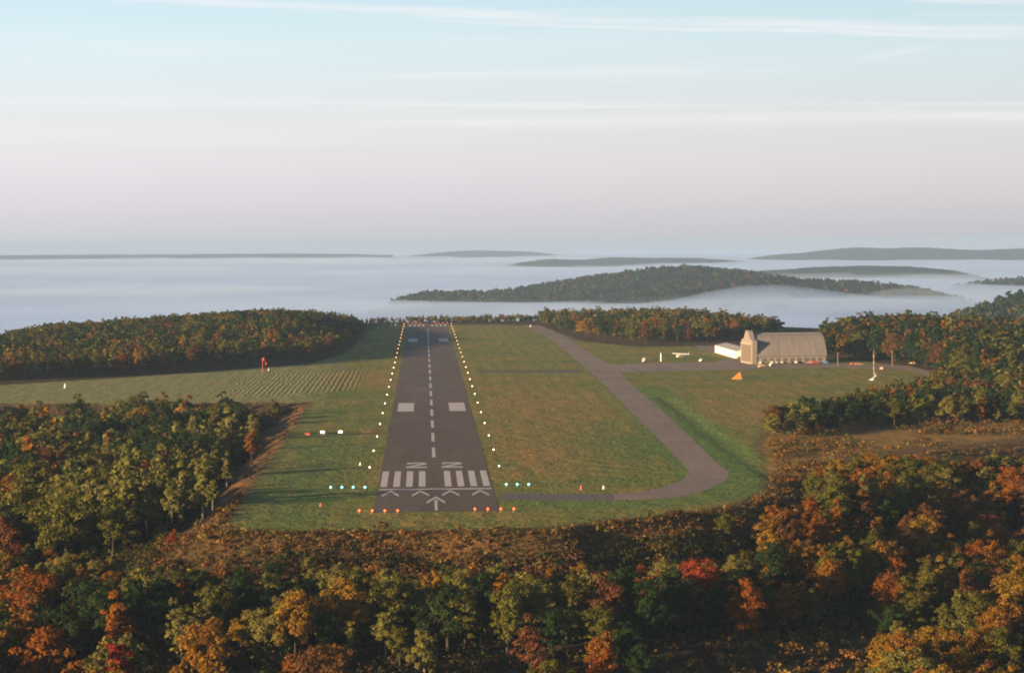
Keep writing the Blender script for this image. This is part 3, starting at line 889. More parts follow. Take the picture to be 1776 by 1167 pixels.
# ------------------------------------------------------------------ single trees
WHERE = {'near': 'below the runway end', 'bend': 'below the taxiway bend', 'left': 'in the wood left of runway',
         'rise': 'on the rise behind the windsock', 'end': 'behind the far runway end', 'taxi': 'beyond the far taxiway end',
         'hangar': 'in the wood beside the hangar', 'strip': 'in the strip beside rough field'}
ORD = 'first second third fourth fifth sixth seventh eighth ninth tenth eleventh twelfth thirteenth fourteenth fifteenth sixteenth seventeenth eighteenth nineteenth twentieth'.split()
NUM = 'zero one two three four five six seven eight nine ten eleven twelve thirteen fourteen fifteen sixteen seventeen eighteen nineteen twenty'.split()
LABEL = {}
cells = {}
for i in single: cells.setdefault((TREES[i][7], TREES[i][5]), []).append(i)
for (reg_, tone), mem in cells.items():
    word = tone + ' trees' if tone != 'conifer' else 'spiky dark conifers'
    one = tone + ' tree' if tone != 'conifer' else 'spiky dark conifer'
    mem = sorted(mem, key=lambda i: dep[i])
    nrow = max(1, math.ceil(len(mem) / 8))
    rows = np.array_split(np.array(mem), nrow)
    rn = {1: [''], 2: ['nearer ', 'farther '], 3: ['nearest ', 'middle ', 'farthest '], 4: ['front row ', 'second row ', 'third row ', 'back row ']}.get(nrow) or \
         [f'{ORD[k]} row ' for k in range(nrow)]
    for rname, row in zip(rn, rows):
        row = sorted(row.tolist(), key=lambda i: pxs[i])
        n = len(row)
        for k, i in enumerate(row):
            if n == 1: LABEL[i] = f'the one {rname}{one} {WHERE[reg_]}' if not rname else f'the {rname}{one} {WHERE[reg_]}'
            elif k == 0: LABEL[i] = f'leftmost of the {NUM[n]} {rname}{word} {WHERE[reg_]}'
            elif k == n - 1: LABEL[i] = f'rightmost of the {NUM[n]} {rname}{word} {WHERE[reg_]}'
            else: LABEL[i] = f'{ORD[k]} from left of {NUM[n]} {rname}{word} {WHERE[reg_]}'
GROUP = {'near': 'trees on the slope below the runway end', 'bend': 'trees on the slope below the taxiway bend', 'left': 'trees in the low wood left of the runway',
         'rise': 'trees on the wooded rise', 'end': 'trees behind the far runway end', 'taxi': 'trees beyond the taxiway', 'hangar': 'trees right of the hangar', 'strip': 'trees beside the rough field'}

crown_cache, trunk_cache = {}, {}
by_kind = {}
for k, s_ in enumerate(SHAPES): by_kind.setdefault(s_[0], []).append(k)
rr = np.random.default_rng(77)
for i in single:
    x, y, z, h, wf, tone, kind, reg_ = TREES[i]
    k = 99 if kind == 'cone' else by_kind[kind][int(rr.integers(len(by_kind[kind])))]
    sh = CONE if k == 99 else SHAPES[k]
    root = empty('conifer_tree' if kind == 'cone' else 'deciduous_tree', (x, y, z), rr.uniform(0, 6.28))
    f = h / 12.0
    root.scale = (f * wf, f * wf, f)
    tag(root, LABEL[i], 'tree', GROUP[reg_])
    key = (k, tone)
    if key not in crown_cache:
        c = mesh_np('crown', sh[3][0], sh[3][1], m_needle if kind == 'cone' else m_leaf[tone], root)
        crown_cache[key] = c
    else:
        c = crown_cache[key].copy(); link(c, root)
    kt = (k, tone == 'pale olive' and reg_ in ('near', 'bend', 'left'))
    if kt not in trunk_cache:
        trunk_cache[kt] = sh[4].build('trunk', m_birch if kt[1] else m_bark, root)
    else:
        t = trunk_cache[kt].copy(); link(t, root)

# ------------------------------------------------------------------ all other trees as one mass
def forest(name, items, scale_leaf=1.0):
    VV, TT = [], []
    r = np.random.default_rng(9)
    for (x, y, z, h, wf, tone, kind) in items:
        c = FARS[9] if kind == 'cone' else [q for q in MIDS if q[0] == kind][int(r.integers(2))] if y < 770 else [q for q in FARS if q[0] == kind][int(r.integers(2 if kind != 'spread' else 1))]
        a = r.uniform(0, 6.28); f = h / 12.0
        q = c[1]
        ca, sa = math.cos(a), math.sin(a)
        v = np.stack([(q[:, 0] * ca - q[:, 1] * sa) * f * wf + x, (q[:, 0] * sa + q[:, 1] * ca) * f * wf + y, q[:, 2] * f + z], 1)
        col_ = np.array(TONES.get(tone, (0.022, 0.040, 0.016))) * r.uniform(0.8, 1.2) * np.array([r.uniform(0.92, 1.08), 1, 1])
        VV.append(v); TT.append(np.repeat(col_[None], len(v), 0))
    Vv = np.concatenate(VV); Fq = np.arange(len(Vv), dtype=np.int32).reshape(-1, 4)
    return mesh_np(name, Vv, Fq, m_tint, attrs={'tint': np.concatenate(TT)})
rest = [t[:7] for i, t in enumerate(TREES) if i not in single_set and -260 < pxs[i] < 2000 and pys[i] < 1400]
woods = forest('woods', rest)
tag(woods, 'mixed autumn woods of green, brown and orange crowns around the airfield', 'woods', kind='stuff')

# brush on the banks and the rough field
r = np.random.default_rng(31)
bx, by = r.uniform(-75, 230, 150000), r.uniform(520, 1040, 150000)
bd = sdist(bx, by, PLATEAU)
brf = sdist(bx, by, RF)
lw = sdist(bx, by, LAWN)
den = np.where((bd > 1) & (bd < 34), np.where(by < 640, 0.55 * vnoise(bx / 7, by / 7, 5) + 0.35, 0.25 * vnoise(bx / 7, by / 7, 5)), 0) + np.where((brf < 2) & (lw > 2.5), 0.30 * np.maximum(0, vnoise(bx / 14, by / 20, 8) - 0.35), 0)
den = np.where((bd > 34) & (by < 720), 0.16 * vnoise(bx / 9, by / 9, 6), den)
den *= np.where((bx < XL) & (by > 640), 0.35, 1.0) * np.where((bx < XL - 8) & (by > 1005), 0, 1) * np.where((bx < XL - 3) & (by > 590), 0.2, 1)
ok = r.uniform(size=len(bx)) < den
bx, by = bx[ok], by[ok]
sz = r.gamma(3.0, 0.17, len(bx)) + 0.25
sz *= np.where((sdist(bx, by, RF) < 2) & (r.uniform(size=len(bx)) < 0.4), 2.1, 1.0)
nbank = len(bx)
ux, uy = r.uniform(-220, 240, 46000), r.uniform(440, 1030, 46000)
ud = sdist(ux, uy, PLATEAU)
uk = (ud > 14) & (r.uniform(size=len(ux)) < np.where(ux < XL, 0.75, 0.6))
bx, by = np.append(bx, ux[uk]), np.append(by, uy[uk])
sz = np.append(sz, r.gamma(4.0, 0.36, int(uk.sum())) + 0.5)
bz = height(bx, by)
tn = np.array([(0.20, 0.085, 0.022), (0.145, 0.088, 0.026), (0.085, 0.072, 0.02), (0.11, 0.05, 0.022), (0.22, 0.06, 0.018), (0.19, 0.12, 0.03)])
ti = r.choice(len(tn), len(bx), p=[0.15, 0.24, 0.28, 0.24, 0.02, 0.07])
tn = np.concatenate([tn, [(0.045, 0.045, 0.014), (0.06, 0.04, 0.015), (0.03, 0.038, 0.012)]])
ti[nbank:] = r.choice([2, 3, 6, 7, 8], len(bx) - nbank, p=[0.12, 0.12, 0.28, 0.22, 0.26])
qx, qy, _q = project(bx, by, bz)
gl = (qx > 1100) & (qx < 1560) & (qy > 1095)
ti[gl] = r.choice([0, 1, 5], int(gl.sum()))
sz[gl] *= 0.6
cpos = np.stack([bx, by, bz + sz * 0.3], 1)
cnt = np.clip((8 + 9 * sz ** 2), 9, 42).astype(int)          # bigger bushes carry more leaves, not bigger ones
own = np.repeat(np.arange(len(bx)), cnt)
d = unit(r.normal(size=(len(own), 3))); d[:, 2] = np.abs(d[:, 2])
pp = cpos[own] + d * sz[own, None] * r.uniform(0.35, 1.05, (len(own), 1)) * np.array([1.2, 1.2, 0.9])
nn = unit(d + r.normal(size=d.shape) * 0.45)
Vq, Fq = quads(pp, nn, np.clip(0.17 + sz[own] * 0.12, 0.2, 0.42) * r.uniform(0.6, 1.25, len(pp)), r)
btint = np.repeat((tn[ti] * r.uniform(0.7, 1.25, (len(bx), 1)))[own], 4, 0)
brush = mesh_np('undergrowth', Vq, Fq, m_tint, attrs={'tint': btint})
tag(brush, 'rust and olive brush covering the banks below the airfield', 'undergrowth', kind='stuff')

# ------------------------------------------------------------------ hills in the fog
m_hill, nb, out = material('wooded_hill')
co = nb.new('ShaderNodeTexCoord').outputs['Object']
vo = nb.new('ShaderNodeTexVoronoi'); nb.l.new(nb.mapping(co, (1, 1, 1)), vo.inputs['Vector']); vo.inputs['Scale'].default_value = 0.06
n1 = nb.noise(co, 0.004, 5, 0.6); n2 = nb.noise(co, 0.05, 4, 0.7)
hc = nb.ramp(nb.m('ADD', nb.m('MULTIPLY', n1, 0.5), nb.m('MULTIPLY', n2, 0.5)), [(0.35, (0.010, 0.020, 0.013)), (0.5, (0.020, 0.030, 0.017)), (0.64, (0.042, 0.036, 0.018))])
principled(nb, out, hc, 0.95, bump(nb, nb.m('ADD', n2, nb.m('MULTIPLY', vo.outputs['Distance'], -0.04)), 1.0, 12), spec=0.05)

def hill(name, skyline, y, depth, zbase, rough_=3.0, seed=0, nn_=160, label=None):
    """a real ridge: its crest follows the traced skyline at its own distance, sides falling away in front and behind"""
    P = [at_depth(px, py, y) for px, py in skyline]
    xs = np.array([p[0] for p in P]); zs = np.array([p[2] for p in P])
    X = np.linspace(xs[0], xs[-1], nn_)
    Zc = np.interp(X, xs, zs)
    ker = np.ones(9) / 9
    Zc = np.convolve(np.pad(Zc, 4, 'edge'), ker, 'valid')
    t = np.linspace(-1, 1, 61)
    Yt = y + np.sign(t) * np.abs(t) * depth
    XX, YY = np.meshgrid(X, Yt)
    prof = np.cos(np.clip(np.abs(t), 0, 1) * math.pi / 2) ** 1.25
    ZZ = zbase + (Zc[None] - zbase) * prof[:, None]
    ZZ = ZZ + (vnoise(XX / (depth * 0.25), YY / (depth * 0.25), seed) - 0.5) * rough_ * 4 * np.sin(np.abs(t) * math.pi)[:, None]
    ZZ += (vnoise(XX / 14, YY / 14, seed + 4) - 0.5) * rough_ * 1.2
    Vv = np.stack([XX, YY, ZZ], -1).reshape(-1, 3)
    n0 = nn_
    ii = (np.arange(60)[:, None] * n0 + np.arange(n0 - 1)[None]).ravel()
    o = mesh_np(name, Vv, np.stack([ii, ii + 1, ii + n0 + 1, ii + n0], 1), m_hill, smooth=True)
    tag(o, kind='structure')
    return XX, YY, ZZ

SK1 = [(640, 540), (740, 513), (850, 510), (935, 500), (1000, 490), (1080, 478), (1150, 469), (1200, 467), (1260, 471), (1330, 481), (1400, 489), (1480, 492), (1560, 499), (1640, 516), (1720, 545)]
h1 = hill('hill', SK1, 5200, 650, -95, 4.0, 1, 260)
SK1b = [(1010, 545), (1060, 520), (1110, 509), (1160, 506), (1230, 509), (1290, 530)]
h1b = hill('hill', SK1b, 4750, 330, -90, 3.0, 12, 140)
SK2 = [(1180, 500), (1250, 477), (1330, 470), (1420, 463), (1500, 461), (1580, 463), (1640, 469), (1690, 482), (1740, 500)]
h2 = hill('hill', SK2, 8700, 900, -95, 4.0, 2, 160)
SK3 = [(1150, 470), (1260, 455), (1300, 450), (1345, 442), (1395, 439), (1430, 435), (1490, 429), (1540, 432), (1570, 431), (1600, 429), (1650, 433), (1700, 434), (1776, 431), (1900, 429), (2050, 442)]
hill('hill', SK3, 15500, 1800, -100, 6.0, 3, 160)
SK4 = [(840, 470), (890, 457), (950, 450), (1010, 451), (1060, 446), (1130, 448), (1200, 448), (1290, 452), (1380, 460)]
SK4 = [(p[0], p[1] + 1.2 * math.sin(p[0] * 0.05)) for p in SK4]
hill('hill', SK4, 13500, 1500, -100, 5.0, 4, 140)
SK5 = [(700, 446), (760, 438), (830, 434), (880, 436), (940, 438), (990, 446)]
hill('hill', SK5, 21500, 1500, -100, 6.0, 5, 60)
SK6 = [(-300, 445), (0, 443.2), (120, 442), (230, 442.4), (330, 441.2), (450, 441), (560, 440.2), (620, 440.8), (680, 443.5)]
hill('hill', SK6, 21000, 1500, -100, 6.0, 6, 60)
SK7 = [(1600, 520), (1690, 497), (1740, 489), (1800, 484), (1900, 480), (2000, 500)]
h7 = hill('hill', SK7, 6300, 500, -95, 3.0, 7, 120)
SK8 = [(1540, 620), (1620, 580), (1660, 560), (1700, 544), (1740, 532), (1780, 521), (1850, 508), (1950, 500), (2100, 520)]
h8 = hill('hill', SK8, 2700, 330, -70, 3.0, 8, 160)

def hill_woods(parts, size, seed):
    r = np.random.default_rng(seed)
    out_ = []
    for (XX, YY, ZZ), n in parts:
        k = r.integers(0, XX.size, n)
        X = XX.ravel()[k] + r.uniform(-8, 8, n); Y = YY.ravel()[k] + r.uniform(-8, 8, n); Z = ZZ.ravel()[k]
        ok = (Z > -62)
        for x, y, z in zip(X[ok], Y[ok], Z[ok]):
            out_.append((x, y, z - 3, r.uniform(9, 14) * size, r.uniform(0.9, 1.3), pick(r, MIXD), ['round', 'oval', 'spread'][int(r.integers(3))]))
    return out_
save = FARS
FARS = []
for k in range(6):
    r = np.random.default_rng(400 + k)
    kind = ['round', 'oval', 'spread'][k % 3]
    p, n, s_ = crown_pts(r, kind, 12.0, {'round': 8.8, 'oval': 7.2, 'spread': 9.6}[kind], 9, 40, 2.1)
    FARS.append((kind, quads(p, n, s_, r)[0], len(p)))
hw = forest('hillside_woods', hill_woods([(h1, 9000), (h1b, 2500), (h7, 1800), (h8, 3500)], 1.0, 55))
tag(hw, 'dense autumn woods covering the hills that rise from the fog', 'woods', kind='stuff')
FARS = save

# ------------------------------------------------------------------ buildings
m_front = paint('hangar_front_steel', (0.255, 0.205, 0.17), 0.7, 0.15, 0.25)
m_door = paint('hangar_door_steel', (0.15, 0.112, 0.08), 0.7, 0.2, 0.3)
m_trim = paint('pale_trim', (0.33, 0.27, 0.225), 0.6, 0.1)
m_glass, nb, out = material('window_glass')
principled(nb, out, (0.11, 0.11, 0.10), 0.25, spec=0.6)
m_wallside = paint('hangar_side_wall', (0.27, 0.225, 0.19), 0.8, 0.25, 0.5)
def ribbed(name, c0, c1, pitch, axis=0):
    m, nb, out = material(name)
    co = nb.new('ShaderNodeTexCoord').outputs['Object']
    xyz = nb.new('ShaderNodeSeparateXYZ'); nb.l.new(co, xyz.inputs[0])
    wv = nb.m('SINE', nb.m('MULTIPLY', xyz.outputs[axis], 2 * math.pi / pitch))
    n = nb.noise(nb.mapping(co, (1, 0.15, 0.15)), 0.6, 4, 0.6)
    c = nb.mix(nb.range(n, 0.3, 0.7), c0, c1)
    principled(nb, out, c, 0.55, bump(nb, wv, 0.5, 0.05), spec=0.3)
    return m
m_roof = ribbed('weathered_roof_metal', (0.165, 0.143, 0.126), (0.225, 0.198, 0.175), 0.9)
m_wbox = ribbed('white_wall_metal', (0.74, 0.68, 0.62), (0.82, 0.78, 0.72), 0.6)
m_wroof = ribbed('grey_roof_metal', (0.30, 0.27, 0.23), (0.40, 0.36, 0.31), 0.6)

# big hangar: local x runs along the hall, y across it (away from the viewer), origin at the near front corner
ha = G(1312, 631.5)
RZ = R(7)
hang = empty('aircraft_hangar', (ha[0], ha[1], 0), RZ)
tag(hang, 'tan aircraft hangar with stepped false front and curved metal roof', 'hangar')
LW, WW, EH, RH = 37.5, 23.0, 4.1, 15.6
arc = []
for k in range(19):
    t = k / 18
    y = WW * t
    arc.append((y, EH + (RH - EH) * (1 - abs(2 * t - 1) ** 2.1)))
mb = MB(); mb.box(0.05, LW, 0, 0.35, 0, EH); mb.box(0.05, LW, WW - 0.35, WW, 0, EH)
mb.prism([(0.36, 0)] + [(min(max(y, 0.36), WW - 0.36), z - 0.2) for y, z in arc] + [(WW - 0.36, 0)], 'x', LW - 0.3, LW)
mb.build('wall', m_wallside, hang)
mb = MB()
outer = [(y + (y - WW / 2) * 0.05, z) for y, z in arc]
inner = [(y + (y - WW / 2) * 0.05, z - 0.18) for y, z in arc]
mb.prism(outer + inner[::-1], 'x', 0.3, LW + 0.5)
roof = mb.build('roof', m_roof, hang)
MB().box(2, LW - 1, WW / 2 - 0.35, WW / 2 + 0.35, RH - 0.05, RH + 0.25).build('ridge_cap', m_trim, roof)
# stepped false front, two metres deep, wider than the hall
ch = WW / 2
fr_ = [(-0.4, 0), (-0.4, 11.2), (0.1, 12.4), (ch - 7.2, 12.8), (ch - 6.2, 13.6), (ch - 3.2, 16.4), (ch - 1.4, 17.3), (ch + 1.4, 17.3), (ch + 3.2, 16.4), (ch + 6.2, 13.6), (ch + 7.2, 12.8), (WW - 0.1, 12.4), (WW + 0.4, 11.2), (WW + 0.4, 0)]
MB().prism(fr_, 'x', -2.2, 0.28).build('false_front', m_front, hang)
d_ = MB().box(-2.45, -2.2, 1.6, WW - 1.6, 0.1, 9.8).build('door', m_door, hang)
mb = MB()
for k in range(1, 6): mb.box(-2.55, -2.46, 1.6 + (WW - 3.2) * k / 6 - 0.12, 1.6 + (WW - 3.2) * k / 6 + 0.12, 0.1, 9.8)
mb.build('door_rail', m_trim, d_)
MB().box(-2.7, -2.2, 0.2, WW - 0.2, 9.95, 11.0).build('door_header', m_trim, hang)
MB().box(-2.62, -2.2, -0.2, 1.1, 0, 9.8).build('door_pocket', m_trim, hang)
MB().box(-2.62, -2.2, WW - 1.1, WW + 0.2, 0, 9.8).build('door_pocket', m_trim, hang)
MB().box(-2.8, -2.46, 1.6, WW - 1.6, 0.0, 0.9).build('door_sill', m_trim, d_)
for k in range(9):                            # windows of the long side wall
    x = 3.0 + k * 3.75
    f = MB().box(x - 0.08, x + 2.28, -0.09, -0.003, 1.22, 3.08).build('window', m_trim, hang)
    MB().box(x, x + 2.2, -0.13, -0.092, 1.3, 3.0).build('pane', m_glass, f)
MB().box(26.2, 28.4, -0.11, -0.003, 0, 2.6).build('side_door', m_glass, hang)

# long white row hangar behind the false front
wa, wb = G(1240, 611), G(1275.5, 621.5)
wl_ = math.hypot(wb[0] - wa[0], wb[1] - wa[1])
ang = math.atan2(wa[1] - wb[1], wa[0] - wb[0])
row = empty('row_hangar', (wb[0], wb[1], 0), ang)
tag(row, 'long low white metal hangar with grey roof left of the big hangar', 'hangar')
WD = 13.0                                     # local x along the building away from us; +y is to its left
mb = MB(); mb.prism([(0, 0), (-WD, 0), (-WD, 4.1), (-WD / 2, 5.3), (0, 4.1)], 'x', 0, wl_)
mb.build('wall', m_wbox, row)
mb = MB(); mb.prism([(0.4, 4.04), (-WD / 2, 5.36), (-WD - 0.4, 4.04), (-WD - 0.4, 4.2), (-WD / 2, 5.55), (0.4, 4.2)], 'x', -0.4, wl_ + 0.4)
mb.build('roof', m_wroof, row)
for k in range(5): MB().box(2 + k * wl_ / 5, 2 + (k + 0.8) * wl_ / 5, 0.005, 0.06, 0, 3.4).build('door', m_wbox, row)
MB().box(-0.06, -0.005, -WD + 1.2, -1.2, 0, 1.0).build('base_panel', m_door, row)

# ------------------------------------------------------------------ runway lights
m_stem = paint('light_stem', (0.30, 0.28, 0.25), 0.6)
M_LAMP = {'white': emitter('lit_white_lens', (1.0, 0.64, 0.40), 4.5), 'amber': emitter('lit_amber_lens', (1.0, 0.33, 0.12), 3.2),
          'green': emitter('lit_green_lens', (0.20, 0.9, 0.72), 3), 'red': emitter('lit_red_lens', (1.0, 0.075, 0.012), 3.5)}
light_proto = {}
def runway_light(name, x, y, colr, label, group, size=1.0, z=0.0):
    key = (name, colr)
    if key not in light_proto:
        root = empty(name, (x, y, z))
        MB().lathe([(0.26, 0.0), (0.26, 0.06), (0.07, 0.10), (0.06, 0.42), (0.2, 0.46), (0.2, 0.52)], 10).build('stem', m_stem, root, True)
        MB().lathe([(0.24, 0.52), (0.26, 0.66), (0.22, 0.82), (0.13, 0.92), (0.02, 0.95)], 12).build('lens', M_LAMP[colr], root, True)
        light_proto[key] = root
    else:
        root = copy_tree(light_proto[key]); root.location = (x, y, z)
    root.scale = (size,) * 3
    tag(root, label, 'runway light', group)
    return root
def nth(k): 
    tens = {2: 'twenty', 3: 'thirty'}
    return ORD[k] if k < 20 else f'{tens[(k + 1) // 10]}-{ORD[(k + 1) % 10 - 1]}' if (k + 1) % 10 else 'thirtieth'
XE = 18.6
ye0 = G(757, 812)[1]
nlt = int((YF - 20 - ye0) / 56.5) + 1
for side, sx in (('left', -1), ('right', 1)):
    for k in range(nlt):
        y = ye0 + k * (YF - 20 - ye0) / (nlt - 1)
        colr = 'white' if k < nlt * 0.52 else 'amber'
        runway_light('runway_edge_light', sx * XE, y, colr, f'{colr} lamp, {nth(k)} from the near end on the {side} runway edge', f'lit edge lights along the {side} side of the runway', 0.78 if colr == 'white' else 0.9)
for k, px in enumerate((573.5, 593, 612.5, 633)):
    x, y = G(px, 849)
    runway_light('threshold_light', x, y, 'green', f'green threshold lamp, {nth(3 - k)} outward from the left runway edge', 'green threshold lights', 1.0)
for k, px in enumerate((878, 897, 917)):
    x, y = G(px, 844)
    runway_light('threshold_light', x, y, 'green', f'green threshold lamp, {nth(k)} outward from the right runway edge', 'green threshold lights', 1.0)
for k, px in enumerate((623, 645.5, 667.5, 689.5)):
    x, y = G(px, 890)
    runway_light('end_light', x, y, 'red', f'red lamp at the near runway end, {nth(k)} from left of the left four', 'red lights at the near runway end')
for k, px in enumerate((823.5, 846, 868.5, 891)):
    x, y = G(px, 887)
    runway_light('end_light', x, y, 'red', f'red lamp at the near runway end, {nth(k)} from left of the right four', 'red lights at the near runway end')
for k, xx in enumerate((-15.5, -12.2, -9.0, -5.8, 5.8, 9.0, 12.2, 15.5)):
    runway_light('end_light', xx, YF + 3, 'red', f'tiny red lamp across the far runway end, {nth(k)} of eight from left', 'red lights at the far runway end', 0.75)

# approach slope light boxes left of the runway
m_boxred = paint('orange_red_paint', (0.62, 0.12, 0.05), 0.5, 0.1)
m_boxwht = paint('white_paint', (0.80, 0.76, 0.70), 0.5, 0.1)
for k, (px, py, c, lab) in enumerate(((533, 758, 'red', 'unlit orange-red slope light box, leftmost of the row left of the runway'), (559.5, 753.5, 'white', 'lit slope light box in the middle of the row left of the runway'), (590.5, 753, 'white', 'lit slope light box nearest the runway in its row'))):
    x, y = G(px, py)
    o = empty('slope_light', (x, y, 0))
    tag(o, lab, 'light box', 'approach slope lights')
    MB().prism([(-0.6, 0.5), (0.6, 0.5), (0.6, 1.2), (-0.45, 1.35)], 'x', -0.8, 0.8).build('housing', m_boxred, o)
    for lx in (-0.6, 0.6):
        for ly in (-0.45, 0.45): MB().tube([(lx, ly, -0.1), (lx, ly, 0.5)], [0.05, 0.05], 6).build('leg', m_stem, o)
    if c == 'white': MB().box(-0.6, 0.6, -0.68, -0.605, 0.62, 1.15).build('lens', emitter('lit_slope_lens', (1.0, 0.75, 0.62), 7), o)

# small markers and signs
def marker(px, py, mat, lab, h=1.0, w=0.45):
    x, y = G(px, py)
    o = empty('marker_cone', (x, y, 0))
    tag(o, lab, 'marker')
    MB().box(-w, w, -w, w, 0, 0.08).build('base', m_stem, o)
    MB().lathe([(w * 0.8, 0.08), (w * 0.62, h * 0.5), (w * 0.3, h * 0.92), (w * 0.12, h)], 12).build('cone', mat, o, True)
marker(499.5, 856, m_boxred, 'orange marker cone on the grass by the left bank', 1.1)
marker(556.5, 878, m_boxred, 'orange marker cone on rough grass left of the red end lamps', 0.9)
marker(1008, 849, m_boxred, 'red marker cone beside the narrow taxiway stub', 1.2)
marker(1047, 848, m_boxwht, 'pale marker cone beside the narrow taxiway stub', 1.0)
marker(466, 643, m_boxwht, 'small white marker standing beside the windsock', 1.3)
marker(113, 673, m_boxwht, 'white marker on the field edge below the wooded rise', 2.2, 0.7)
marker(625, 807, m_boxwht, 'small pale marker on the grass outside the left edge lamps', 1.0)
marker(679, 566.5, m_boxwht, 'left of two tiny white markers beside the far runway end', 2.0, 0.6)
marker(686, 566, m_boxwht, 'right of two tiny white markers beside the far runway end', 2.0, 0.6)
marker(920, 567, m_boxwht, 'tiny white marker on the grass where the taxiway starts', 1.8, 0.6)

# windsock
x, y = G(455.5, 646)
ws = empty('windsock', (x, y, 0))
tag(ws, 'red windsock hanging limp on its red pole at the field edge', 'windsock')
MB().tube([(0, 0, -0.3), (0, 0, 6.9)], [0.16, 0.10], 10).build('pole', m_boxred, ws)
m_sock = paint('red_sock_cloth', (0.80, 0.09, 0.04), 0.8, 0.1, 1.5)
mb = MB()
mb.tube([(0.15, 0, 6.9), (0.8, -0.1, 6.6), (1.4, -0.2, 5.7), (1.75, -0.25, 4.7), (1.9, -0.3, 3.9)], [0.62, 0.85, 0.78, 0.58, 0.36], 14)
mb.build('sock', m_sock, ws, True)
MB().tube([(0.0, 0, 6.3), (0.25, 0, 6.95), (0.1, 0, 7.5)], [0.05, 0.05, 0.05], 6).build('frame', m_stem, ws)

# wind tetrahedron
x, y = G(1278.5, 660)
tt = empty('wind_tetrahedron', (x, y, 0), R(25))
tag(tt, 'orange wind tetrahedron on the grass in front of the hangar', 'wind indicator')
m_tet = paint('orange_panel', (0.80, 0.27, 0.06), 0.6, 0.12)
MB().add([(-3.2, 0.2, 0.7), (1.7, -1.5, 0.7), (1.7, 1.5, 0.7), (1.5, 0, 4.1)], [(0, 2, 1), (0, 1, 3), (1, 2, 3), (2, 0, 3)]).build('body', m_tet, tt)
MB().tube([(0.6, 0, -0.1), (0.6, 0, 0.9)], [0.18, 0.14], 8).build('pivot', m_stem, tt)

# banded mast, poles
x, y = G(1515.5, 647)
m_mred = paint('faded_red_paint', (0.40, 0.16, 0.10), 0.7, 0.2); m_mwht = paint('faded_white_paint', (0.52, 0.46, 0.40), 0.7, 0.2)
mast = empty('banded_mast', (x, y, 0))
tag(mast, 'red and white banded mast in the grass right of the hangar', 'mast')
for k in range(7):
    MB().tube([(0, 0, k * 1.5 - (0.2 if k == 0 else 0)), (0, 0, k * 1.5 + 1.5)], [0.2, 0.19], 10).build('band', m_mred if k % 2 == 0 else m_mwht, mast)
MB().tube([(0, 0, 10.5), (0, 0, 12.0)], [0.07, 0.04], 6).build('antenna', m_stem, mast)
x, y = G(1517, 659)
wt = empty('wind_tee', (x, y, 0), R(40))
wt.rotation_euler = (0, R(-38), R(25))
tag(wt, 'small white wind tee tilted on the grass before the banded mast', 'wind indicator')
MB().box(-1.9, 2.1, -0.28, 0.28, 1.0, 1.4).build('beam', m_boxwht, wt)
MB().prism([(1.2, 1.4), (2.1, 1.4), (2.3, 3.0), (1.7, 3.0)], 'y', -0.07, 0.07).build('fin', m_boxwht, wt)
MB().box(-1.6, -0.9, -1.5, 1.5, 1.05, 1.3).build('crossbar', m_boxwht, wt)
MB().tube([(-1.2, 0, -0.4), (0, 0, 1.0)], [0.12, 0.1], 8).build('post', m_stem, wt)
m_wood = paint('grey_wood', (0.30, 0.24, 0.19), 0.85, 0.3)
def pole(px, py, h, lab, arm=True):
    x, y = G(px, py)
    o = empty('utility_pole', (x, y, 0), R(20))
    tag(o, lab, 'pole')
    MB().tube([(0, 0, -0.4), (0, 0, h)], [0.2, 0.13], 8).build('post', m_wood, o)
    if arm: MB().box(-1.1, 1.1, -0.08, 0.08, h - 0.9, h - 0.7).build('crossarm', m_wood, o)
pole(1547.5, 635, 8.5, 'grey utility pole standing between the banded mast and the wood')
pole(1453, 634, 7.0, 'grey utility pole just right of the hangar', True)
x, y = G(1146.5, 627)
bp = empty('beacon_post', (x, y, 0))
tag(bp, 'cream beacon post standing on the grass between the parked vehicles', 'post')
MB().tube([(0, 0, -0.2), (0, 0, 4.4)], [0.36, 0.32], 10).build('post', m_boxwht, bp)
MB().lathe([(0.38, 4.4), (0.42, 4.7), (0.3, 4.95), (0.05, 5.05)], 12).build('cap', m_stem, bp, True)

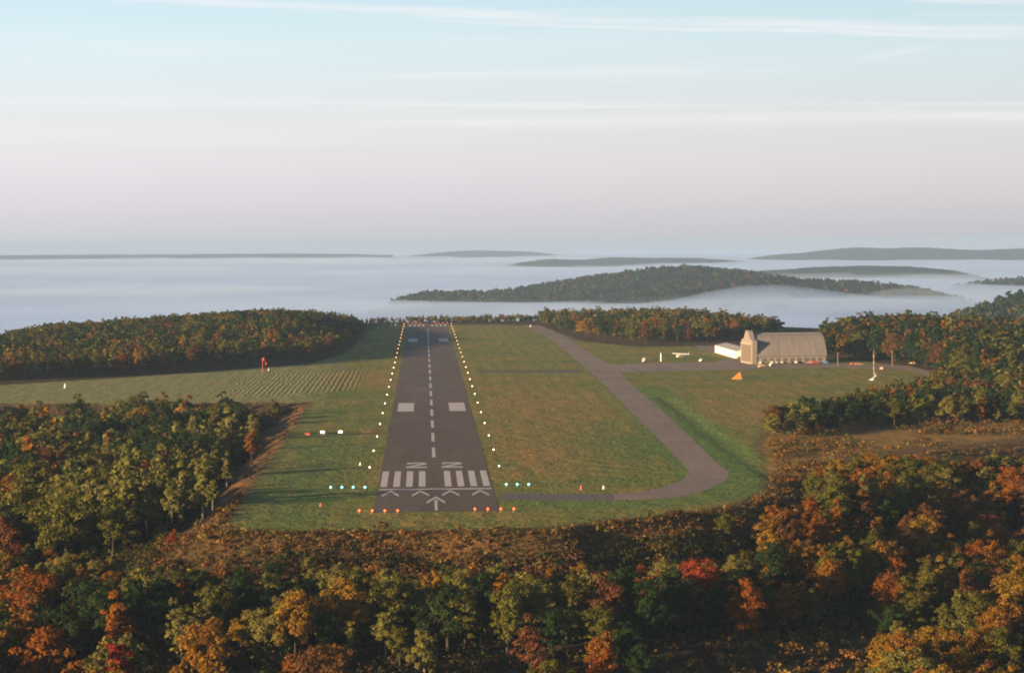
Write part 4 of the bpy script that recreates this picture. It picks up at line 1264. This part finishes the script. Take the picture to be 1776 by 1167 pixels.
# ------------------------------------------------------------------ vehicles and aircraft
m_tyre = paint('black_rubber', (0.03, 0.03, 0.03), 0.9, 0.2)
def car(px, py, rz, colr, lab, kind='car', z=0.03):
    x, y = G(px, py)
    m = paint('car_paint', colr, 0.35, 0.05, 0.5, spec=0.5)
    if kind == 'car':
        o = empty('parked_car', (x, y, z), rz)
        tag(o, lab, 'car', 'vehicles parked around the hangar')
        MB().prism([(-2.2, 0.35), (2.2, 0.35), (2.25, 0.8), (1.2, 0.95), (0.6, 1.42), (-1.2, 1.45), (-1.9, 1.0), (-2.25, 0.9)], 'y', -0.85, 0.85).build('body', m, o)
        for sg in (-1, 1): MB().prism([(1.0, 0.97), (0.55, 1.36), (-1.15, 1.39), (-1.65, 1.0)], 'y', sg * 0.853, sg * 0.872).build('window', m_glass, o)
        for wx in (-1.35, 1.35):
            for sg in (-1, 1): MB().tube([(wx, sg * 0.68, 0.32), (wx, sg * 0.9, 0.32)], [0.32, 0.32], 12).build('wheel', m_tyre, o)
    else:
        o = empty('box_van', (x, y, z), rz)
        tag(o, lab, 'van', 'vehicles parked around the hangar')
        MB().box(-3.0, 1.2, -1.1, 1.1, 0.6, 3.0).build('cargo_box', m, o)
        MB().prism([(1.25, 0.5), (2.9, 0.5), (2.9, 1.35), (2.35, 2.3), (1.25, 2.4)], 'y', -1.0, 1.0).build('cab', m, o)
        MB().prism([(2.93, 1.4), (2.4, 2.3), (2.43, 2.32), (2.96, 1.42)], 'y', -0.85, 0.85).build('windscreen', m_glass, o)
        for wx in (-1.9, 1.9):
            for sg in (-1, 1): MB().tube([(wx, sg * 0.75, 0.45), (wx, sg * 1.05, 0.45)], [0.45, 0.45], 12).build('wheel', m_tyre, o)
    return o

def plane(px, py, rz, colr, trim, lab, size=1.0):
    x, y = G(px, py)
    m = paint('aircraft_paint', colr, 0.4, 0.04, 0.5, spec=0.5); m2 = paint('aircraft_trim', trim, 0.45, 0.05)
    o = empty('light_aircraft', (x, y, 0.02), rz)
    o.scale = (size,) * 3
    tag(o, lab, 'aircraft', 'light aircraft parked around the hangar')
    MB().tube([(2.9, 0, 1.25), (2.6, 0, 1.28), (1.6, 0, 1.35), (0.2, 0, 1.55), (-1.2, 0, 1.5), (-3.4, 0, 1.4), (-4.2, 0, 1.45)], [0.22, 0.5, 0.62, 0.72, 0.58, 0.28, 0.12], 12).build('fuselage', m, o, True)
    MB().prism([(0.9, 2.16), (-0.7, 2.16), (-0.75, 2.3), (0.6, 2.36)], 'y', -5.3, 5.3).build('wing', m, o)
    MB().prism([(-3.2, 1.5), (-4.4, 1.5), (-4.75, 3.1), (-4.15, 3.1)], 'y', -0.07, 0.07).build('tail_fin', m2, o)
    MB().box(-4.4, -3.5, -1.7, 1.7, 1.5, 1.6).build('tailplane', m, o)
    MB().prism([(1.35, 1.75), (0.95, 2.12), (0.85, 2.12), (0.8, 1.8)], 'y', -0.5, 0.5).build('windscreen', m_glass, o)
    for sg in (-1, 1):
        MB().tube([(0.7, sg * 0.5, 1.2), (0.75, sg * 3.0, 2.2)], [0.06, 0.06], 6).build('strut', m2, o)
        w_ = MB().tube([(0.0, sg * 1.05, 0.3), (0.0, sg * 1.25, 0.3)], [0.3, 0.3], 12).build('wheel', m_tyre, o)
        MB().tube([(0.0, sg * 0.45, 1.1), (0.0, sg * 1.1, 0.35)], [0.06, 0.06], 6).build('gear_leg', m2, o)
    MB().tube([(2.1, -0.08, 0.25), (2.1, 0.08, 0.25)], [0.25, 0.25], 10).build('wheel', m_tyre, o)
    return o
WHT = (0.82, 0.78, 0.74)
plane(1183, 623, R(215), WHT, (0.75, 0.45, 0.2), 'white light aircraft parked alone on the grass left of the white hangar', 1.35)
car(1121, 628, R(30), (0.80, 0.58, 0.50), 'pale pink car parked at the grass edge left of the beacon post')
car(1117, 625, R(80), (0.55, 0.50, 0.36), 'drab tan car half behind the pale pink car')
car(1219, 627, R(40), WHT, 'white car parked alone at the apron edge left of the hangars')
plane(1322, 639, R(200), (0.62, 0.46, 0.22), (0.3, 0.18, 0.1), 'tan light aircraft parked on the apron before the hangar front', 0.85)
car(1337, 635, R(60), (0.80, 0.70, 0.58), 'cream car parked beside the tan aircraft')
car(1351, 627.5, R(190), (0.74, 0.58, 0.42), 'cream box van parked against the hangar side wall', 'van')
for k, (px, rz) in enumerate(((1318.5, 80), (1327.5, 100), (1338, 85), (1347.5, 75), (1354.5, 95), (1369, 100), (1380, 85))):
    car(px, 631.2 - k * 0.12, R(rz), ((0.55, 0.50, 0.45), (0.30, 0.28, 0.26), (0.62, 0.55, 0.47), (0.20, 0.17, 0.15))[(k * 3) % 4], f'{nth(k)} from left of seven pale cars nosed up to the hangar side wall')
car(1414, 631, R(10), (0.55, 0.07, 0.04), 'red car parked at the right end of the hangar wall')
car(1406, 630.5, R(170), (0.45, 0.20, 0.16), 'faded red car tucked behind the red car by the hangar')
car(1432, 631, R(95), (0.10, 0.22, 0.40), 'blue car parked in the shade past the hangar corner')
car(1482, 633.5, R(15), (0.60, 0.10, 0.05), 'bright red car parked in front of the dark wood')
car(1490, 634, R(5), (0.40, 0.20, 0.16), 'dull red car just right of the bright red car by the wood')
car(1530, 641, R(70), (0.50, 0.36, 0.30), 'beige car at the roadside right of the banded mast')
car(1584, 631.5, R(150), (0.65, 0.34, 0.05), 'yellow car at the road bend by the wood')

# ------------------------------------------------------------------ fog sea and haze
m_fog, nb, out = material('fog')
pv = nb.new('ShaderNodeVolumePrincipled')
pv.inputs['Color'].default_value = (0.43, 0.60, 0.92, 1)
pv.inputs['Density'].default_value = 0.0022
pv.inputs['Anisotropy'].default_value = 0.0
nb.l.new(pv.outputs[0], out.inputs['Volume'])
fx = axis_pts(-1200, 2600, 60, 24000, 1.3)
fyl = list(np.arange(1500, 9000, 80)); s = 80
while fyl[-1] < 24500: s *= 1.12; fyl.append(fyl[-1] + s)
fy = np.array(fyl)
FX, FY = np.meshgrid(fx, fy)
FZ = -52 + (vnoise(FX / 420, FY / 600, 21) - 0.5) * 22 + (vnoise(FX / 160, FY / 260, 22) - 0.5) * 11 + (vnoise(FX / 1500, FY / 1500, 23) - 0.5) * 16
def fb(px, py, y, rx, ry):
    global FZ
    x, _, z = at_depth(px, py, y)
    FZ = FZ + np.maximum(z + 52, 0) * np.exp(-((FX - x) / rx) ** 2 - ((FY - y) / ry) ** 2)
fb(1300, 507, 4250, 95, 260); fb(1420, 516, 4250, 110, 260); fb(1215, 528, 4250, 70, 220); fb(900, 528, 4300, 200, 260); fb(1570, 520, 4300, 150, 300)
fnx, fny = len(fx), len(fy)
top = np.stack([FX, FY, FZ], -1).reshape(-1, 3)
bot = top.copy(); bot[:, 2] = -150
n = len(top)
ii = (np.arange(fny - 1)[:, None] * fnx + np.arange(fnx - 1)[None]).ravel()
ft = np.stack([ii, ii + 1, ii + fnx + 1, ii + fnx], 1)
fb_ = ft[:, ::-1] + n
ring = np.concatenate([np.arange(fnx), np.arange(1, fny) * fnx + fnx - 1, (fny - 1) * fnx + np.arange(fnx - 2, -1, -1), np.arange(fny - 2, 0, -1) * fnx])
nxt = np.roll(ring, -1)
fs = np.stack([ring, ring + n, nxt + n, nxt], 1)
fog = mesh_np('fog', np.concatenate([top, bot]), np.concatenate([ft, fb_, fs]), m_fog, smooth=True)
tag(fog, 'pale sea of valley fog filling the lowlands behind the airfield', 'fog', kind='stuff')

m_wisp, nb, out = material('fog_wisp')
pv = nb.new('ShaderNodeVolumePrincipled')
pv.inputs['Color'].default_value = (0.60, 0.75, 0.98, 1)  # lighter tint than the fog sea: its light and shade put into colour
pv.inputs['Density'].default_value = 0.0011
nb.l.new(pv.outputs[0], out.inputs['Volume'])
rw = np.random.default_rng(8)
mbw = MB()
for (px_, py_, yy_, rx_, ry_, rz_) in ((560, 478, 9500, 900, 500, 16), (250, 505, 6200, 520, 330, 13), (80, 470, 10500, 800, 600, 15), (820, 536, 3500, 150, 130, 11), (480, 530, 4100, 240, 200, 11),
        (1010, 543, 3300, 130, 110, 12), (1195, 533, 3500, 120, 100, 13), (1370, 528, 3650, 150, 110, 14), (1530, 527, 3800, 140, 120, 11), (1690, 512, 4700, 190, 200, 14), (960, 468, 11000, 900, 500, 14),
        (1480, 482, 7300, 420, 250, 13), (1230, 492, 7000, 260, 200, 10), (1640, 560, 2350, 60, 60, 9), (660, 455, 15000, 1500, 800, 18), (1700, 466, 11500, 700, 500, 16), (300, 452, 16500, 1400, 700, 16)):
    x_, y_, z_ = at_depth(px_, py_, yy_)
    vs_, fs_ = [], []
    nu, nv = 36, 13
    ph = rw.uniform(0, 6.28, 4)
    for a_ in range(nv + 1):
        th = math.pi * a_ / nv
        for k_ in range(nu):
            an_ = 2 * math.pi * k_ / nu
            w_ = 1 + 0.25 * math.sin(2 * an_ + ph[0]) + 0.16 * math.sin(5 * an_ + ph[1]) + 0.08 * math.sin(9 * an_ + ph[2])
            hb_ = 1 + 0.35 * math.sin(3 * an_ + ph[3]) + 0.2 * math.sin(7 * an_ + ph[1])
            vs_.append((x_ + rx_ * math.sin(th) * math.cos(an_) * w_, y_ + ry_ * math.sin(th) * math.sin(an_) * w_, z_ + rz_ * math.cos(th) * (hb_ if th < 1.6 else 1)))
    for a_ in range(nv):
        for k_ in range(nu):
            fs_.append((a_ * nu + k_, (a_ + 1) * nu + k_, (a_ + 1) * nu + (k_ + 1) % nu, a_ * nu + (k_ + 1) % nu))
    mbw.add(vs_, fs_)
wis = mbw.build('fog_wisps', m_wisp, None, True)
tag(wis, 'thin drifting wisps of fog lying over the fog sea and hill foots', 'fog', kind='stuff')

m_haze, nb, out = material('haze')
pv = nb.new('ShaderNodeVolumePrincipled')
pv.inputs['Color'].default_value = (0.43, 0.61, 0.87, 1)
pv.inputs['Density'].default_value = 0.000050
pv.inputs['Anisotropy'].default_value = 0.0
nb.l.new(pv.outputs[0], out.inputs['Volume'])
MB().box(-30000, 30000, -8000, 30000, min(-160.0, float(GZ.min()) - 1), 75).build('haze', m_haze)
tag(bpy.data.objects['haze'], 'thin blue morning haze over the airfield and hills', 'haze', kind='stuff')
print('TREES', len(TREES), 'single', len(single), 'rest', len(rest), 'min seen', seen[single[-1]])
